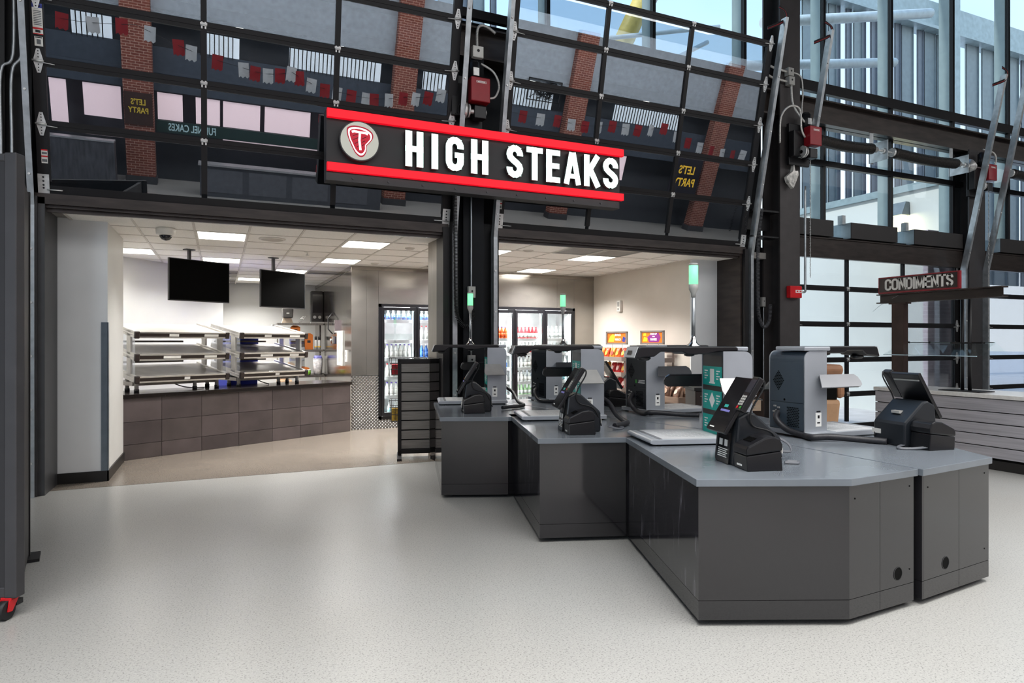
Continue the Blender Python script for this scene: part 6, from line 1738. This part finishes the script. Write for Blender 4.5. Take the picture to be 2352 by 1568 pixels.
a = MB(); a.tube([(15.9, 13.9, 15.7), (17.6, 13.9, 19.2)], 0.5, 4); a.build('boom_head', GPL, t)

# ------------------------------------------------------------------ the far side of the hall (seen mirrored in the door glass)
HB = mat('hall_brick_base', '6b3a30', 0.85)
HBR = brick_mat('hall_brick', '7d4233', '6d3428', 'b3968a')
HY = -17.0
a = MB(); a.box(-9, 36, -20, -18.2, 0, 8.6)
struct('wall_back', a, mat('back_wall', '33363d', 0.7))
for i, x in enumerate((-2.4, 6.2, 13.4, 20.9)):
    a = MB(); a.box(x - 0.42, x + 0.42, HY - 0.4, HY, 0.25, 7.5); a.mi(1); a.box(x - 0.46, x + 0.46, HY - 0.44, HY + 0.04, 0, 0.25)
    struct('pillar_%d' % (i + 1), a, [HBR, mat('pillar_base', '3a3a3e', 0.6)])
BLUEG = mat('blue_grey_panel', '3d4653', 0.5, noise=0.08)
a = MB(); a.box(-9, 36, HY - 0.9, HY - 0.5, 3.0, 4.35); a.box(-9, 36, HY - 0.95, HY - 0.46, 3.55, 3.62)
struct('trim_15', a, BLUEG)
a = MB(); a.box(-9, 36, HY - 1.1, HY - 0.3, 5.35, 7.8)
struct('trim_16', a, mat('pale_soffit', '9aa4ae', 0.6))
for x, w_ in ((0.6, 'first'), (3.9, 'second'), (9.4, 'third'), (11.5, 'fourth'), (17.0, 'fifth')):
    t = thing('downlight', w_ + ' small square downlight from the left, mirrored in the door glass', 'light', (x, HY - 0.6, 5.34), group='downlights across the hall')
    a = MB(); a.box(-0.12, 0.12, -0.06, 0.06, -0.01, 0.01); a.build('lens', LIT, t)
a = MB(); a.box(-9, 36, HY - 1.4, HY - 1.2, 5.75, 8.6)
struct('wall_back_upper', a, mat('upper_wall', '8a95a2', 0.6))
WLT = emis('bright_window', 'd8e4ee', 1.3)
w2 = sgroup('window_2')
for x0, x1 in ((-4.2, -3.1), (-0.6, 0.6), (2.2, 5.4), (7.0, 7.9), (9.9, 12.5), (15.5, 19)):
    a = MB(); a.box(x0, x1, HY - 0.62, HY - 0.6, 4.36, 5.0); a.build('pane', WLT, w2)
    n = int((x1 - x0) / 0.14)
    a = MB()
    for q in range(n): a.box(x0 + q * 0.14, x0 + q * 0.14 + 0.03, HY - 0.52, HY - 0.49, 4.3, 5.05)
    tag(a.build('baluster', BLK, w2), kind='stuff')
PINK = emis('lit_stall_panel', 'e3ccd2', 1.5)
w3 = sgroup('window_3')
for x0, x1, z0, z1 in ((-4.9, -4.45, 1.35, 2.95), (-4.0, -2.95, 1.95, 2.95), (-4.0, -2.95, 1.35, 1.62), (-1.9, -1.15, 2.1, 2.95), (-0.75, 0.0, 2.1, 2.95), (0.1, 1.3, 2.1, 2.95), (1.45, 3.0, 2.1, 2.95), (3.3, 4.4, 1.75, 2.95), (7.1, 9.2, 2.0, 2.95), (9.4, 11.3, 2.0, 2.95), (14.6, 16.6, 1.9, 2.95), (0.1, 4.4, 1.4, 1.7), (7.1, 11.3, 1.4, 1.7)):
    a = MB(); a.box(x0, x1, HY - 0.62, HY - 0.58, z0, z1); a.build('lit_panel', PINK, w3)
GRNB = mat('dark_green_band', '1c3534', 0.5)
t = thing('stall_fascia', 'dark green fascia lettered FUNNEL CAKES, mirrored in the door glass', 'sign', (0, HY + 0.05, 0))
a = MB(); a.box(-1.95, 5.6, -0.62, -0.5, 1.70, 2.08); a.build('band', GRNB, t)
text('lettering', 'FUNNEL CAKES', 0.34, (-0.85, -0.49, 1.89), (R(90), 0, R(180)), emis('fascia_letters', 'a8c6cc', 0.5), t, 0.62, 0.006)
a = MB(); a.box(7.0, 12.8, HY - 0.57, HY - 0.45, 1.70, 1.98)
struct('trim_17', a, GRNB)
t = thing('service_counter', 'long dark grey service counter across the hall, mirrored in the door glass', 'counter', (0, HY + 1.2, 0))
a = MB(); a.box(-0.6, 5.4, -0.5, 0.0, 0, 1.0); a.build('body', mat('grey_counter', '4a4d55', 0.4), t)
a = MB(); a.box(-0.65, 5.45, -0.55, 0.05, 1.0, 1.06); a.build('top', mat('counter_top_pale', '9b9ca0', 0.3), t)
for x0 in (-0.5, 0.9, 2.3, 3.7): a = MB(); a.box(x0, x0 + 1.2, 0.0, 0.01, 0.15, 0.9); a.build('panel', mat('grey_counter_panel', '5d6068', 0.4), t)
t = thing('market_stall', 'dark timber stall front with pale edges across the hall, mirrored in the door glass', 'stall', (0, HY + 0.8, 0))
a = MB(); a.box(-5.2, -3.05, -0.4, 0.0, 0, 1.35); a.build('body', mat('stall_timber', '4a4a50', 0.5, noise=0.2, scale=2, stretch=(6, 1, 1)), t)
a = MB(); a.box(-5.2, -3.05, -0.42, 0.02, 1.35, 1.40); a.build('top', mat('counter_top_pale', '9b9ca0', 0.3), t)
t = thing('party_poster', 'dark poster lettered LETS PARTY in yellow, mirrored in the right door glass', 'poster', (19.5, HY + 0.1, 0), 0)
a = MB(); a.box(-0.8, 0.8, -0.04, 0.0, 1.5, 3.4); a.build('board', mat('poster_dark', '1b1522', 0.5), t)
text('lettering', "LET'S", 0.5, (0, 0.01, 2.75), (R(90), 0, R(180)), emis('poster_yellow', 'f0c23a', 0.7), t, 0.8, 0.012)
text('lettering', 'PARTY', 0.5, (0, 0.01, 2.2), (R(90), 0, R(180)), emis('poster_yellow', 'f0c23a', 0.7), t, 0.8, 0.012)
t = thing('brick_poster', 'poster lettered LETS PARTY on the brick pillar, mirrored in the left door glass', 'poster', (-2.4, HY + 0.03, 0), 0)
a = MB(); a.box(-0.4, 0.4, 0, 0.02, 1.9, 2.9); a.build('board', mat('poster_brown', '3a2420', 0.5), t)
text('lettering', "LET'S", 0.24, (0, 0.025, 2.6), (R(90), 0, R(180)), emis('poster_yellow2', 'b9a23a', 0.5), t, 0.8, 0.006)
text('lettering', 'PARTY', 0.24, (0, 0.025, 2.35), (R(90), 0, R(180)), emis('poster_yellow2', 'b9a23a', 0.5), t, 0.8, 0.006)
t = thing('wall_art', 'framed black scrollwork panel across the hall, mirrored in the right door glass', 'panel', (11.9, HY - 0.25, 4.65))
a = MB(); a.box(-0.75, 0.75, 0, 0.03, -0.02, 0.02); a.box(-0.75, 0.75, 0, 0.03, 0.78, 0.82); a.box(-0.75, -0.71, 0, 0.03, 0, 0.8); a.box(0.71, 0.75, 0, 0.03, 0, 0.8); a.build('frame', BLK, t)
a = MB(); random.seed(3)
for q in range(26): a.ribbon([(random.uniform(-0.65, 0.65), random.uniform(0.05, 0.75)) for _ in range(3)], 0.025, 0.0, 0.02)
tag(a.build('scroll_work', BLK, t), kind='stuff')
# strings of paper flags hung across the hall
FLW, FLR = mat('flag_white', 'd9dce0', 0.7), mat('flag_red', 'a3222a', 0.7)
def bunting(pts, n, label):
    t = thing('bunting', label, 'bunting', (0, 0, 0), group='bunting strings across the hall')
    P = [Vector(p) for p in pts]; S = []
    for i in range(len(P) - 1):
        for k in range(8):
            u = k / 8; q = P[i].lerp(P[i + 1], u); S.append(q - Vector((0, 0, 0.10 * math.sin(math.pi * u))))
    S.append(P[-1])
    a = MB(); a.tube(S, 0.006, 4); a.build('string', BLK, t)
    for i in range(n):
        q = S[int(i * (len(S) - 1) / (n - 1))]; a = MB(); h = 0.36
        a.prism([(-0.14, 0), (0.14, 0), (0.14, -h), (0.08, -h - 0.05), (0.03, -h), (-0.04, -h - 0.05), (-0.09, -h), (-0.14, -h - 0.04)], -0.002, 0.002, 'y')
        o = a.build('flag', FLW if i % 2 else FLR, t); o.location = (q.x, q.y, q.z + 0.14); o.rotation_euler = (0, random.uniform(-0.1, 0.1), random.uniform(-0.3, 0.3))
bunting([(-4.6, -13, 4.8), (-2.0, -13, 4.9), (0.6, -13, 4.26), (1.9, -13, 4.35), (3.4, -13, 4.0), (5.2, -13, 4.15), (6.8, -13, 4.6)], 27, 'string of red and white paper flags, mirrored in the left door glass')
bunting([(8.0, -13, 4.35), (10.6, -13, 4.2), (12.8, -13, 4.3), (15.0, -13, 4.5), (17.4, -13, 3.98), (19.5, -13, 4.1)], 21, 'string of red and white paper flags, mirrored in the right door glass')
